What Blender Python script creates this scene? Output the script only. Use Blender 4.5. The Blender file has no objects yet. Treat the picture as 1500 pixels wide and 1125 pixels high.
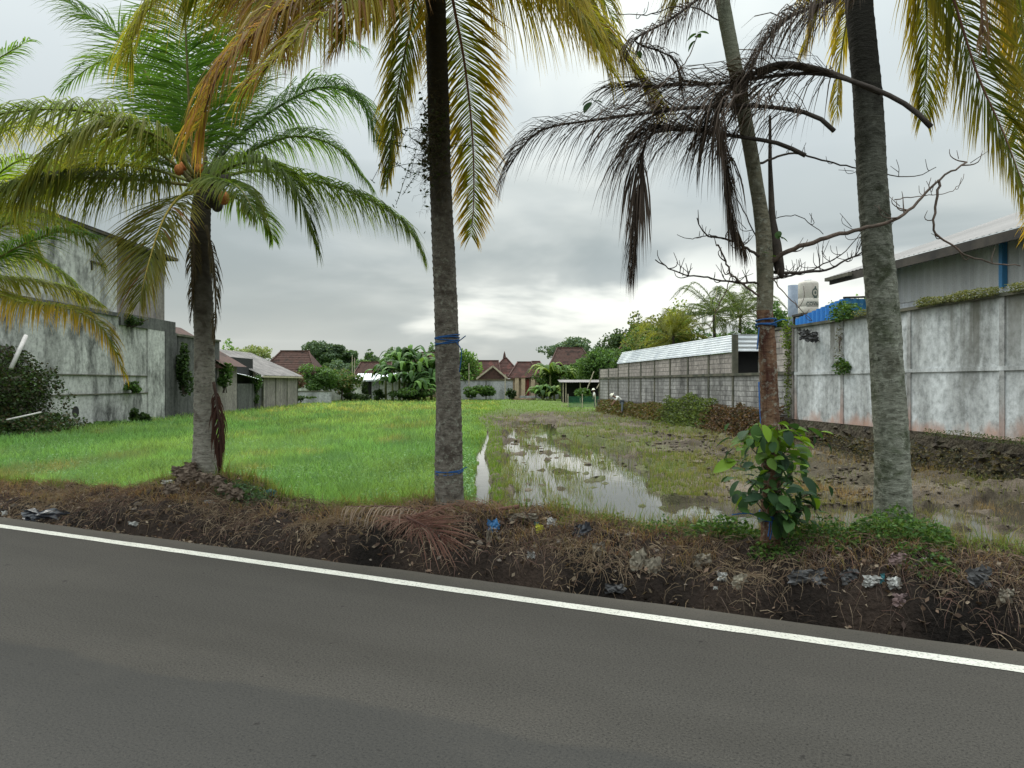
import bpy, math, random
import numpy as np
from mathutils import Vector, Matrix
random.seed(7)
rng = np.random.default_rng(11)
R = math.radians
F = 1083.0
CAMZ = 1.6
SC = bpy.context.scene
COL = SC.collection

# ------------------------------------------------------------------ camera, sky, sun, exposure
cam = bpy.data.cameras.new('camera'); cam.sensor_width = 36; cam.lens = 36*F/1500
cam.clip_start = 0.05; cam.clip_end = 3000; cam.shift_y = -0.001
camo = bpy.data.objects.new('camera', cam); COL.objects.link(camo)
camo.location = (0, 0, CAMZ); camo.rotation_euler = (R(90), 0, 0)
SC.camera = camo
SC.view_settings.view_transform = 'Standard'; SC.view_settings.look = 'None'
SC.view_settings.exposure = 0.3; SC.view_settings.gamma = 1
SUN_EL, SUN_AZ = 48, -32            # azimuth from +Y towards +X
world = bpy.data.worlds.new('World'); SC.world = world; world.use_nodes = True
wn = world.node_tree.nodes; wl = world.node_tree.links; wn.clear()
def N(nodes, t, **kw):
    n = nodes.new(t)
    for k, v in kw.items():
        if k in ('loc',): continue
        setattr(n, k, v)
    return n
out = N(wn, 'ShaderNodeOutputWorld')
sky = N(wn, 'ShaderNodeTexSky', sky_type='NISHITA', sun_disc=False)
sky.sun_elevation = R(SUN_EL); sky.sun_rotation = R(SUN_AZ); sky.dust_density = 2.0
bg1 = N(wn, 'ShaderNodeBackground'); bg1.inputs[1].default_value = 0.10
wl.new(sky.outputs[0], bg1.inputs[0])
bg2 = N(wn, 'ShaderNodeBackground'); bg2.inputs[1].default_value = 1.0
tc = N(wn, 'ShaderNodeTexCoord')
sep = N(wn, 'ShaderNodeSeparateXYZ'); wl.new(tc.outputs['Generated'], sep.inputs[0])
def math_(nodes, links, op, a, b=None, c=None, clamp=False):
    n = nodes.new('ShaderNodeMath'); n.operation = op; n.use_clamp = clamp
    for i, v in enumerate((a, b, c)):
        if v is None: continue
        if isinstance(v, (int, float)): n.inputs[i].default_value = v
        else: links.new(v, n.inputs[i])
    return n.outputs[0]
W = lambda *a, **k: math_(wn, wl, *a, **k)
zpos = W('MAXIMUM', sep.outputs[2], 0.0)
den = W('ADD', zpos, 0.30)
cu = W('DIVIDE', sep.outputs[0], den); cv = W('DIVIDE', sep.outputs[1], den)
comb = N(wn, 'ShaderNodeCombineXYZ'); wl.new(cu, comb.inputs[0]); wl.new(cv, comb.inputs[1])
n1 = N(wn, 'ShaderNodeTexNoise'); n1.inputs['Scale'].default_value = 1.15; n1.inputs['Detail'].default_value = 4
n1.inputs['Roughness'].default_value = 0.5; n1.inputs['Distortion'].default_value = 0.2
mp = N(wn, 'ShaderNodeMapping'); mp.inputs['Location'].default_value = (3.0, 1.7, 0)
wl.new(comb.outputs[0], mp.inputs[0]); wl.new(mp.outputs[0], n1.inputs[0])
r1 = N(wn, 'ShaderNodeValToRGB')
r1.color_ramp.elements[0].position = 0.34; r1.color_ramp.elements[0].color = (0.42, 0.465, 0.475, 1)
r1.color_ramp.elements[1].position = 0.66; r1.color_ramp.elements[1].color = (0.62, 0.65, 0.62, 1)
e = r1.color_ramp.elements.new(0.5); e.color = (0.46, 0.505, 0.505, 1)
wl.new(n1.outputs[0], r1.inputs[0])
# pale band just above the horizon, brighter overhead; unseen zenith boosted further to light the ground
g = W('ADD', W('MULTIPLY_ADD', zpos, 1.75, 0.72), W('MULTIPLY', W('MAXIMUM', W('SUBTRACT', zpos, .44), 0.0), 7.5))
hz = W('SUBTRACT', 1.0, W('MULTIPLY', zpos, 7.0), clamp=True)
mixh = N(wn, 'ShaderNodeMix', data_type='RGBA'); wl.new(W('MULTIPLY', hz, 0.75), mixh.inputs[0])
wl.new(r1.outputs[0], mixh.inputs[6]); mixh.inputs[7].default_value = (0.64, 0.68, 0.65, 1)
# a darker slate cloud bank lies low over the horizon
bell = W('SUBTRACT', 1.0, W('POWER', W('DIVIDE', W('SUBTRACT', zpos, 0.17), 0.115), 2.0), clamp=True)
n2 = N(wn, 'ShaderNodeTexNoise'); n2.inputs['Scale'].default_value = 2.6; n2.inputs['Detail'].default_value = 5; n2.inputs['Distortion'].default_value = .3
mp2 = N(wn, 'ShaderNodeMapping'); mp2.inputs['Scale'].default_value = (1, 1, 3.4); mp2.inputs['Location'].default_value = (.4, 0, .9); wl.new(tc.outputs['Generated'], mp2.inputs[0]); wl.new(mp2.outputs[0], n2.inputs[0])
r2 = N(wn, 'ShaderNodeMapRange'); r2.interpolation_type = 'SMOOTHSTEP'; wl.new(n2.outputs[0], r2.inputs[0]); r2.inputs[1].default_value = .60; r2.inputs[2].default_value = .40
mixb = N(wn, 'ShaderNodeMix', data_type='RGBA'); wl.new(W('MULTIPLY', W('POWER', bell, .6), W('MULTIPLY_ADD', r2.outputs[0], .6, .25)), mixb.inputs[0]); wl.new(mixh.outputs[2], mixb.inputs[6]); mixb.inputs[7].default_value = (.29, .335, .335, 1)
r3 = N(wn, 'ShaderNodeMapRange'); r3.interpolation_type = 'SMOOTHSTEP'; wl.new(n2.outputs[0], r3.inputs[0]); r3.inputs[1].default_value = .54; r3.inputs[2].default_value = .66
lowb = W('SUBTRACT', 1.0, W('POWER', W('DIVIDE', W('SUBTRACT', zpos, 0.10), 0.09), 2.0), clamp=True)
mixw = N(wn, 'ShaderNodeMix', data_type='RGBA'); wl.new(W('MULTIPLY', lowb, r3.outputs[0]), mixw.inputs[0]); wl.new(mixb.outputs[2], mixw.inputs[6]); mixw.inputs[7].default_value = (1.0, 1.02, .95, 1)
vm = N(wn, 'ShaderNodeVectorMath', operation='SCALE'); wl.new(mixw.outputs[2], vm.inputs[0]); wl.new(g, vm.inputs[3])
wl.new(vm.outputs[0], bg2.inputs[0])
mx = N(wn, 'ShaderNodeMixShader'); mx.inputs[0].default_value = 0.93
wl.new(bg1.outputs[0], mx.inputs[1]); wl.new(bg2.outputs[0], mx.inputs[2]); wl.new(mx.outputs[0], out.inputs[0])
sun = bpy.data.lights.new('sun', 'SUN'); sun.energy = 1.4; sun.angle = R(22); sun.color = (1, 0.95, 0.87)
suno = bpy.data.objects.new('sun', sun); COL.objects.link(suno)
sd = Vector((math.sin(R(SUN_AZ))*math.cos(R(SUN_EL)), math.cos(R(SUN_AZ))*math.cos(R(SUN_EL)), math.sin(R(SUN_EL))))
suno.rotation_euler = sd.to_track_quat('Z', 'Y').to_euler()

# ------------------------------------------------------------------ helpers
def P(px, py, Y): return Vector(((px-750)/F*Y, Y, CAMZ+(561-py)/F*Y))
U = np.array([0.9005, -0.4349]); NV = np.array([0.4349, 0.9005]); RANG = math.atan2(-0.4349, 0.9005)
def S2W(s, t): return s*U[0]+t*NV[0], s*U[1]+t*NV[1]
def tag(o, label=None, cat=None, group=None, kind=None):
    if label: o['label'] = label
    if cat: o['category'] = cat
    if group: o['group'] = group
    if kind: o['kind'] = kind
    return o
def empty(name, loc=(0, 0, 0), label=None, cat=None, group=None, rz=0):
    o = bpy.data.objects.new(name, None); COL.objects.link(o); o.location = loc; o.rotation_euler = (0, 0, rz)
    o.empty_display_size = 0.2
    return tag(o, label, cat, group)
def link(o, parent=None, keep=True):
    COL.objects.link(o)
    if parent is not None:
        o.parent = parent
        if keep: o.matrix_parent_inverse = pmat(parent).inverted()
    return o
def pmat(o):
    m = Matrix.LocRotScale(o.location, o.rotation_euler, o.scale)
    if o.parent: m = pmat(o.parent) @ o.matrix_parent_inverse @ m
    return m
def mesh_np(name, V, T, C=None, mat=None, parent=None, smooth=False, k=3):
    V = np.asarray(V, dtype=np.float32); T = np.asarray(T, dtype=np.int32)
    me = bpy.data.meshes.new(name); me.vertices.add(len(V)); me.vertices.foreach_set('co', V.ravel())
    me.loops.add(T.size); me.loops.foreach_set('vertex_index', T.ravel())
    me.polygons.add(len(T)); me.polygons.foreach_set('loop_start', np.arange(0, T.size, k, dtype=np.int32))
    if smooth: me.polygons.foreach_set('use_smooth', np.ones(len(T), dtype=bool))
    me.update(calc_edges=True)
    if C is not None:
        a = me.color_attributes.new('Col', 'FLOAT_COLOR', 'POINT')
        C4 = np.ones((len(V), 4), dtype=np.float32); C4[:, :3] = C
        a.data.foreach_set('color', C4.ravel())
    if mat: me.materials.append(mat)
    o = bpy.data.objects.new(name, me); return link(o, parent)
class MB:
    def __init__(s): s.v = []; s.f = []; s.m = []; s.mi = 0
    def add(s, vs, fs):
        b = len(s.v); s.v += [tuple(v) for v in vs]
        for f in fs: s.f.append(tuple(i+b for i in f)); s.m.append(s.mi)
        return s
    def box(s, c, d, rz=0, M=None):
        x, y, z = d[0]/2, d[1]/2, d[2]/2
        vs = [Vector((i*x, j*y, k*z)) for k in (-1, 1) for j in (-1, 1) for i in (-1, 1)]
        q = Matrix.Rotation(rz, 3, 'Z') if M is None else M
        vs = [q @ v + Vector(c) for v in vs]
        return s.add(vs, [(0, 2, 3, 1), (4, 5, 7, 6), (0, 1, 5, 4), (2, 6, 7, 3), (0, 4, 6, 2), (1, 3, 7, 5)])
    def bar(s, a, b, w, h=None):
        a = Vector(a); b = Vector(b); h = h or w; d = b-a
        q = d.to_track_quat('Z', 'Y').to_matrix()
        return s.box((a+b)/2, (w, h, d.length), M=q)
    def tube(s, pts, rad, n=8, cap=True):
        pts = [Vector(p) for p in pts]; base = len(s.v); m = len(pts)
        if isinstance(rad, (int, float)): rad = [rad]*m
        up = Vector((0, 0, 1)); ref = None
        for i, p in enumerate(pts):
            T = (pts[min(i+1, m-1)]-pts[max(i-1, 0)]).normalized()
            if ref is None:
                ref = T.orthogonal().normalized()
            ref = (ref - T*ref.dot(T)).normalized(); B = T.cross(ref)
            for k in range(n):
                a = 2*math.pi*k/n
                s.v.append(tuple(p+(ref*math.cos(a)+B*math.sin(a))*rad[i]))
        for i in range(m-1):
            for k in range(n):
                a = base+i*n+k; b = base+i*n+(k+1) % n
                s.f.append((a, b, b+n, a+n)); s.m.append(s.mi)
        if cap:
            s.f.append(tuple(base+k for k in reversed(range(n)))); s.m.append(s.mi)
            s.f.append(tuple(base+(m-1)*n+k for k in range(n))); s.m.append(s.mi)
        return s
    def build(s, name, mats, parent=None, smooth=False):
        me = bpy.data.meshes.new(name); me.from_pydata(s.v, [], s.f)
        for m in (mats if isinstance(mats, (list, tuple)) else [mats]): me.materials.append(m)
        me.polygons.foreach_set('material_index', s.m)
        if smooth: me.polygons.foreach_set('use_smooth', [True]*len(s.f))
        me.update()
        return link(bpy.data.objects.new(name, me), parent)
def spline(ps, n):
    ps = [np.array(p, float) for p in ps]
    if len(ps) == 2: return [ps[0]*(1-t)+ps[1]*t for t in np.linspace(0, 1, n)]
    q = [2*ps[0]-ps[1]]+ps+[2*ps[-1]-ps[-2]]; L = np.array([np.linalg.norm(ps[i+1]-ps[i]) for i in range(len(ps)-1)])
    cl = np.concatenate([[0], np.cumsum(L)]); res = []
    for d in np.linspace(0, cl[-1], n):
        i = min(int(np.searchsorted(cl, d, side='right'))-1, len(ps)-2); t = (d-cl[i])/max(L[i], 1e-6)
        a, b, c, e = q[i:i+4]
        res.append(0.5*((2*b)+(c-a)*t+(2*a-5*b+4*c-e)*t*t+(3*b-a-3*c+e)*t**3))
    return res
def hsh(i, j, s):
    h = (i*374761393 + j*668265263 + s*1442695041) & 0xffffffff
    h = ((h ^ (h >> 13))*1274126177) & 0xffffffff
    return ((h ^ (h >> 16)) & 0xffff)/65535.0
def vnoise(x, y, s=0):
    xi = np.floor(x).astype(np.int64); yi = np.floor(y).astype(np.int64); fx = x-xi; fy = y-yi
    fx = fx*fx*(3-2*fx); fy = fy*fy*(3-2*fy)
    a = hsh(xi, yi, s); b = hsh(xi+1, yi, s); c = hsh(xi, yi+1, s); d = hsh(xi+1, yi+1, s)
    return (a*(1-fx)+b*fx)*(1-fy)+(c*(1-fx)+d*fx)*fy
def fbm(x, y, o=4, s=0):
    r = 0; A = 0.5; t = 0
    for i in range(o): r = r+A*vnoise(x, y, s+i*17); t += A; A *= .5; x = x*2.03+5.1; y = y*2.03+1.7
    return r/t
def inpoly(px, py, poly):
    r = np.zeros(px.shape, bool); n = len(poly)
    for i in range(n):
        x1, y1 = poly[i]; x2, y2 = poly[(i+1) % n]
        c = ((y1 > py) != (y2 > py)) & (px < (x2-x1)*(py-y1)/((y2-y1) or 1e-9)+x1); r ^= c
    return r

# ------------------------------------------------------------------ materials
def newmat(name, col=(.5, .5, .5), rough=.8, spec=.3, metal=0):
    m = bpy.data.materials.new(name); m.use_nodes = True
    b = m.node_tree.nodes['Principled BSDF']
    b.inputs['Base Color'].default_value = (*col, 1); b.inputs['Roughness'].default_value = rough
    b.inputs['Specular IOR Level'].default_value = spec; b.inputs['Metallic'].default_value = metal
    return m
WORLDC = [False]
def mnoise(m, scale, vec=None, detail=5, dist=0, sc=(1, 1, 1), rough=.55, coord='Object'):
    n = m.node_tree.nodes; l = m.node_tree.links
    t = n.new('ShaderNodeTexCoord'); mp = n.new('ShaderNodeMapping'); mp.inputs['Scale'].default_value = sc
    l.new(n.new('ShaderNodeNewGeometry').outputs['Position'] if WORLDC[0] else t.outputs[coord], mp.inputs[0])
    z = n.new('ShaderNodeTexNoise'); z.inputs['Scale'].default_value = scale; z.inputs['Detail'].default_value = detail
    z.inputs['Distortion'].default_value = dist; z.inputs['Roughness'].default_value = rough
    l.new(mp.outputs[0], z.inputs[0]); return z.outputs[0]
def mramp(m, fac, stops):
    r = m.node_tree.nodes.new('ShaderNodeValToRGB'); m.node_tree.links.new(fac, r.inputs[0]); e = r.color_ramp.elements
    while len(e) < len(stops): e.new(0.5)
    for i, (p, c) in enumerate(stops):
        e[i].position = p; e[i].color = (*c, 1) if len(c) == 3 else c
    return r.outputs[0]
def mmix(m, fac, a, b, mode='MIX'):
    x = m.node_tree.nodes.new('ShaderNodeMix'); x.data_type = 'RGBA'; x.blend_type = mode; l = m.node_tree.links
    for i, v in ((0, fac), (6, a), (7, b)):
        if hasattr(v, 'links'): l.new(v, x.inputs[i])
        elif isinstance(v, (int, float)): x.inputs[i].default_value = v
        else: x.inputs[i].default_value = (*v, 1)
    return x.outputs[2]
def mset(m, col=None, bump=None, bs=.3, bd=.02, rough=None):
    b = m.node_tree.nodes['Principled BSDF']; l = m.node_tree.links
    if col is not None: l.new(col, b.inputs['Base Color'])
    if rough is not None: l.new(rough, b.inputs['Roughness'])
    if bump is not None:
        u = m.node_tree.nodes.new('ShaderNodeBump'); u.inputs['Strength'].default_value = bs; u.inputs['Distance'].default_value = bd
        l.new(bump, u.inputs['Height']); l.new(u.outputs[0], b.inputs['Normal'])
    return m
def noisy(name, c1, c2, scale=3, c3=None, sc=(1, 1, 1), rough=.85, bs=.3, bd=.02, spec=.25, dist=0, fine=40):
    m = newmat(name, c1, rough, spec); f = mnoise(m, scale, sc=sc, dist=dist)
    stops = [(.35, c1), (.65, c2)] if c3 is None else [(.32, c1), (.5, c2), (.68, c3)]
    col = mramp(m, f, stops); g = mnoise(m, fine, detail=4)
    col = mmix(m, .35, col, mramp(m, g, [(.3, (.55, .55, .55)), (.7, (1.3, 1.3, 1.3))]), 'MULTIPLY')
    return mset(m, col, g, bs, bd)
def leafmat(name, trans=.45, rough=.45, spec=.35, gain=1.0):
    m = newmat(name, rough=rough, spec=spec); n = m.node_tree.nodes; l = m.node_tree.links
    a = n.new('ShaderNodeVertexColor'); a.layer_name = 'Col'; b = n['Principled BSDF']
    l.new(a.outputs[0], b.inputs['Base Color'])
    if trans > 0:
        t = n.new('ShaderNodeBsdfTranslucent'); x = n.new('ShaderNodeMixShader'); x.inputs[0].default_value = trans
        mu = mmix(m, 1.0, a.outputs[0], (1.7*gain, 1.6*gain, .9*gain), 'MULTIPLY'); l.new(mu, t.inputs[0])
        l.new(b.outputs[0], x.inputs[1]); l.new(t.outputs[0], x.inputs[2]); l.new(x.outputs[0], n['Material Output'].inputs[0])
    return m
M = {}
M['leaf'] = leafmat('palm_leaf', .55, .6, .15, 1.25)
M['grass'] = leafmat('grass_blade', .35, .6, .2)
M['dry'] = leafmat('dry_leaf', .12, .8, .1)
M['foliage'] = leafmat('tree_foliage', .3, .6, .2)
M['soilcol'] = leafmat('soil_colour', 0, .9, .15)
def soil_bump(m):
    g = mnoise(m, 30, detail=6); n = m.node_tree.nodes; l = m.node_tree.links
    b = n['Principled BSDF']; src = b.inputs['Base Color'].links[0].from_socket
    c = mmix(m, .7, src, mramp(m, g, [(.3, (.4, .38, .36)), (.7, (1.5, 1.45, 1.4))]), 'MULTIPLY')
    l.new(c, b.inputs['Base Color']); mset(m, None, g, .8, .04)
soil_bump(M['soilcol'])
# weathered concrete: vertical run-off streaks and black algae
def concrete(name, base, dark, streak=.6, drip=0, red=None, zred=(.4, .8), seed=0, alg=.5, top=None):
    m = newmat(name, base, .9, .15)
    f1 = mnoise(m, 1.6, sc=(1, 1, .10), detail=8, dist=.1)
    f2 = mnoise(m, .55, sc=(1, 1, .7), detail=7, dist=.5)
    f3 = mnoise(m, 5, detail=10, rough=.75)
    c = mramp(m, f2, [(.3, tuple(x*.8 for x in base)), (.5, base), (.7, tuple(min(1, x*1.18) for x in base))])
    c = mmix(m, mramp(m, f1, [(.48, (0, 0, 0)), (.68, (streak,)*3)]), c, dark)
    c = mmix(m, mramp(m, mnoise(m, .9, detail=10, dist=.25, sc=(1, 1, .45), rough=.7), [(.47, (0, 0, 0)), (.66, (alg,)*3)]), c, tuple(x*.6 for x in dark))
    c = mmix(m, .85, c, mramp(m, f3, [(.33, (.45, .46, .45)), (.5, (.95, .95, .95)), (.66, (1.3, 1.3, 1.3))]), 'MULTIPLY')
    n = m.node_tree.nodes; l = m.node_tree.links
    def zfac(z0, z1, amp=.6):
        t = n.new('ShaderNodeTexCoord'); s = n.new('ShaderNodeSeparateXYZ'); l.new(t.outputs['Object'], s.inputs[0])
        nz = mnoise(m, 1.7, detail=6, sc=(1, 1, .5))
        a = math_(n, l, 'ADD', s.outputs[2], math_(n, l, 'MULTIPLY', math_(n, l, 'SUBTRACT', nz, .5), amp*2))
        r = n.new('ShaderNodeMapRange'); l.new(a, r.inputs[0]); r.inputs[1].default_value = z0; r.inputs[2].default_value = z1
        return r.outputs[0]
    if drip:
        dr = mramp(m, mnoise(m, 1.5, detail=4, sc=(1, 1, .03)), [(.55, (0, 0, 0)), (.62, (drip,)*3)])
        dz = zfac(1.2, 3.3, .5); c = mmix(m, math_(n, l, 'MULTIPLY', dr, dz), c, (.085, .08, .06))
    if red: c = mmix(m, math_(n, l, 'MULTIPLY', zfac(zred[1], zred[0], .8), math_(n, l, 'MULTIPLY', f3, 1.25)), c, red)
    if top: c = mmix(m, zfac(top[0], top[1], .5), c, dark)
    return mset(m, c, f3, .35, .02)
M['wall_left'] = concrete('stained_concrete', (.40, .40, .38), (.07, .072, .066), .35, alg=.95)
M['wall_left2'] = concrete('brownish_concrete', (.24, .215, .195), (.05, .05, .048), .6, alg=.3)
M['wall_dark'] = concrete('black_stained_concrete', (.10, .10, .095), (.03, .03, .03), .8)
M['wall_right'] = concrete('pale_render', (.52, .54, .55), (.14, .14, .12), .5, drip=.85, red=(.42, .22, .15), zred=(.40, .70), alg=.6, top=(3.1, 3.7))
M['post_right'] = concrete('render_post', (.34, .345, .34), (.12, .10, .08), .5, red=(.40, .18, .12), zred=(.3, 1.3), alg=.3)
WORLDC[0] = True
M['block'] = concrete('grey_block', (.36, .325, .305), (.09, .085, .08), .5, alg=.3)
M['block_lo'] = concrete('grey_block_low', (.32, .315, .31), (.07, .068, .065), .7, alg=.55)
for k_ in ('block', 'block_lo'):
    m = M[k_]; n_ = m.node_tree.nodes; b_ = n_['Principled BSDF']; src = b_.inputs['Base Color'].links[0].from_socket
    oi = n_.new('ShaderNodeObjectInfo'); cr = mramp(m, oi.outputs['Random'], [(0, (.80, .79, .78)), (1, (1.15, 1.14, 1.12))])
    m.node_tree.links.new(mmix(m, 1, src, cr, 'MULTIPLY'), b_.inputs['Base Color'])
WORLDC[0] = False
M['mortar'] = noisy('mortar', (.085, .08, .075), (.14, .13, .125), 3)
M['ledge'] = noisy('mossy_ledge', (.05, .055, .04), (.13, .12, .09), 2)
M['far_wall'] = concrete('far_block_wall', (.36, .36, .37), (.14, .14, .14), .4)
M['white_wall'] = concrete('white_plaster', (.62, .62, .58), (.25, .25, .23), .4)
M['cream'] = noisy('cream_wall', (.48, .38, .26), (.36, .28, .2), 2)
M['dark'] = newmat('interior_shade_black', (.02, .02, .02), .9)  # near-black colour stands in for the shade inside openings
M['reddoor'] = noisy('red_brown_door', (.18, .035, .03), (.12, .03, .025), 3)
M['footing'] = noisy('stone_footing', (.025, .022, .018), (.075, .06, .042), 2.2, (.05, .055, .03), bs=1, bd=.1, fine=9)
def tiles(name, c1, c2):
    m = noisy(name, c1, c2, 1.5, tuple(x*.5 for x in c1), fine=12); return m
M['tile_red'] = tiles('red_clay_tiles', (.13, .05, .042), (.065, .036, .03))
M['tile_brown'] = tiles('brown_clay_tiles', (.05, .034, .028), (.085, .045, .036))
M['asbestos'] = noisy('grey_asbestos_roof', (.15, .14, .135), (.24, .22, .21), 1.2, fine=8)
M['tin'] = noisy('pale_tin', (.78, .80, .82), (.55, .58, .62), 1, rough=.45, spec=.5, bs=.05)
M['tin_roof'] = noisy('greyish_tin_roof', (.22, .205, .20), (.17, .16, .155), .4, rough=.6)
M['tin_side'] = noisy('grey_tin_siding', (.44, .44, .43), (.34, .34, .335), .8, rough=.55, sc=(1, 1, .3), bs=.05)
M['blue'] = noisy('blue_tin', (.02, .17, .52), (.03, .22, .60), 1, rough=.4, spec=.5, bs=.05)
M['pipe_shade_blue'] = noisy('pipe_and_shaded_sheet_blue', (.03, .13, .26), (.04, .17, .33), 2, rough=.5)
M['fascia'] = noisy('dark_eave_board', (.035, .032, .03), (.07, .06, .05), 2)
M['bamboo'] = noisy('dry_bamboo', (.32, .28, .2), (.45, .40, .30), 3)
M['rope'] = newmat('blue_rope', (.02, .09, .26), .7)
M['greyband'] = concrete('grey_plaster_band', (.42, .43, .44), (.12, .12, .12), .3, alg=0)
def barkmat(name, c1, c2, c3, dark=None, z=None, sc=(1, 1, 1)):
    m = newmat(name, c1, .9, .15)
    a = mnoise(m, 5, sc=sc, detail=7, dist=.6); b = mnoise(m, 16, detail=7, sc=(1, 1, 3.0), rough=.7)
    c = mramp(m, a, [(.33, c1), (.5, c2), (.66, c3)])
    c = mmix(m, mramp(m, b, [(.5, (0, 0, 0)), (.66, (.8,)*3)]), c, tuple(x*.35 for x in c1))
    sp = mnoise(m, 22, detail=8, rough=.75); c = mmix(m, mramp(m, sp, [(.52, (0, 0, 0)), (.64, (.6,)*3)]), c, (.36, .37, .31))
    if dark:
        n = m.node_tree.nodes; l = m.node_tree.links
        t = n.new('ShaderNodeTexCoord'); s = n.new('ShaderNodeSeparateXYZ'); l.new(t.outputs['Object'], s.inputs[0])
        w = math_(n, l, 'ADD', s.outputs[2], math_(n, l, 'MULTIPLY', math_(n, l, 'SUBTRACT', a, .5), 1.6))
        r = n.new('ShaderNodeMapRange'); l.new(w, r.inputs[0]); r.inputs[1].default_value = z[0]; r.inputs[2].default_value = z[1]
        c = mmix(m, r.outputs[0], c, mmix(m, b, dark, tuple(x*2.4 for x in dark)))
    return mset(m, c, b, .9, .02)
M['barkA'] = barkmat('coconut_bark_grey', (.21, .195, .165), (.32, .30, .26), (.17, .15, .125), (.035, .03, .024), (1.7, 3.0))
M['barkB'] = barkmat('coconut_bark_brown', (.10, .085, .07), (.19, .17, .145), (.08, .065, .055), (.022, .019, .015), (2.4, 4.0))
M['barkC'] = barkmat('coconut_bark_mossy', (.10, .10, .075), (.22, .225, .185), (.06, .07, .04), (.012, .011, .009), (2.2, 4.0))
M['barkD'] = barkmat('smooth_grey_bark', (.13, .12, .085), (.20, .18, .13), (.10, .10, .07), (.11, .115, .085), (3, 4.5), sc=(1, 1, .6))
M['barkRed'] = barkmat('torn_reddish_bark', (.13, .05, .032), (.20, .12, .075), (.07, .03, .022), sc=(1.5, 1.5, .35))
M['twig'] = noisy('twig_bark', (.08, .06, .048), (.14, .10, .08), 9)
M['twigdark'] = noisy('dark_twig_bark', (.035, .028, .024), (.07, .055, .045), 9)
M['husk'] = noisy('coconut_husk', (.42, .15, .05), (.50, .20, .07), 6)
M['huskdry'] = noisy('dry_coconut_husk', (.09, .065, .05), (.20, .155, .12), 14)
M['water'] = newmat('paddy_water', (.05, .043, .032), .03, .6)
wb = mnoise(M['water'], 2.2, detail=3); mset(M['water'], None, wb, .12, .01)

# ------------------------------------------------------------------ ground, road
big = MB(); big.add([(-900, -400, -.8), (900, -400, -.8), (900, 1400, -.8), (-900, 1400, -.8)], [(0, 1, 2, 3)])
M['earth'] = noisy('grassy_earth', (.05, .075, .025), (.09, .10, .04), .3, fine=3)
tag(big.build('ground', M['earth']), kind='structure')
M['asphalt'] = newmat('asphalt', (.08, .078, .076), .95, .08)
m = M['asphalt']
a1 = mnoise(m, 75, detail=4, rough=.7); a2 = mnoise(m, .45, sc=(.35, 1.4, 1), detail=5); a3 = mnoise(m, 260, detail=2)
c = mramp(m, a2, [(.33, (.049, .0455, .041)), (.67, (.069, .064, .058))])
c = mmix(m, 1, c, mramp(m, a1, [(.30, (.30, .30, .30)), (.46, (.95, .94, .93)), (.62, (1.15, 1.13, 1.1)), (.78, (1.9, 1.85, 1.75))]), 'MULTIPLY')
c = mmix(m, 1, c, mramp(m, a3, [(.3, (.7, .7, .7)), (.7, (1.25, 1.25, 1.25))]), 'MULTIPLY')
n_ = m.node_tree.nodes; l_ = m.node_tree.links
t_ = n_.new('ShaderNodeTexCoord'); s_ = n_.new('ShaderNodeSeparateXYZ'); l_.new(t_.outputs['Object'], s_.inputs[0])
# older darker overlay on the near lane, dusty verge beyond the line
w_ = math_(n_, l_, 'ADD', s_.outputs[1], math_(n_, l_, 'MULTIPLY', mnoise(m, 1.2), .35))
w_ = math_(n_, l_, 'MULTIPLY_ADD', s_.outputs[0], -.10, w_)
r_ = n_.new('ShaderNodeMapRange'); l_.new(w_, r_.inputs[0]); r_.inputs[1].default_value = 3.42; r_.inputs[2].default_value = 3.36
c = mmix(m, math_(n_, l_, 'MULTIPLY', r_.outputs[0], .38), c, (.032, .033, .034))
r_ = n_.new('ShaderNodeMapRange'); l_.new(s_.outputs[1], r_.inputs[0]); r_.inputs[1].default_value = 4.98; r_.inputs[2].default_value = 5.25
c = mmix(m, math_(n_, l_, 'MULTIPLY', math_(n_, l_, 'MULTIPLY', r_.outputs[0], math_(n_, l_, 'MULTIPLY', mnoise(m, 7, detail=8, rough=.7), 1.7)), .34), c, (.12, .105, .085))
c = mmix(m, mramp(m, mnoise(m, 1.1, detail=8, rough=.7), [(.52, (0, 0, 0)), (.74, (.22,)*3)]), c, (.085, .075, .064))
c = mmix(m, mramp(m, mnoise(m, 9, detail=3), [(.70, (0, 0, 0)), (.74, (.75,)*3)]), c, (.022, .02, .019))
mset(m, c, a1, .35, .004)
V = []; Fc = []
ss = np.concatenate([np.linspace(-120, -16, 20), np.arange(-15, 8, .08), np.linspace(9, 90, 20)])
for s in ss:
    e = 5.28+.035*(float(fbm(np.array([s*1.7]), np.array([.3]), 4, 3)[0])-.5)*2
    V += [(s, -7, 0), (s, 4.0, 0), (s, e, 0), (s, e+.02, -.12)]
for i in range(len(ss)-1):
    for k in range(3): a = i*4+k; Fc.append((a, a+4, a+5, a+1))
road = MB(); road.add(V, Fc); ro = road.build('road', M['asphalt']); ro.rotation_euler.z = RANG; tag(ro, kind='structure')
M['paint'] = newmat('white_road_paint', (.62, .60, .54), .7)
m = M['paint']; p1 = mnoise(m, 60, detail=4); p2 = mnoise(m, 2.5, detail=6)
c = mramp(m, p2, [(.3, (.60, .58, .52)), (.7, (.50, .485, .43))])
c = mmix(m, mramp(m, p1, [(.54, (0, 0, 0)), (.66, (.8,)*3)]), c, (.14, .13, .12)); mset(m, c, a3 if False else p1, .2, .003)
V = []; Fc = []
for i, s in enumerate(ss):
    j = [float(x) for x in (fbm(np.array([s*5, s*5]), np.array([9.1, 4.4]), 3, 5)-.5)*.016]
    V += [(s, 4.893+j[0], .004), (s, 5.01+j[1], .004)]
    if i: a = (i-1)*2; Fc.append((a, a+2, a+3, a+1))
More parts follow.
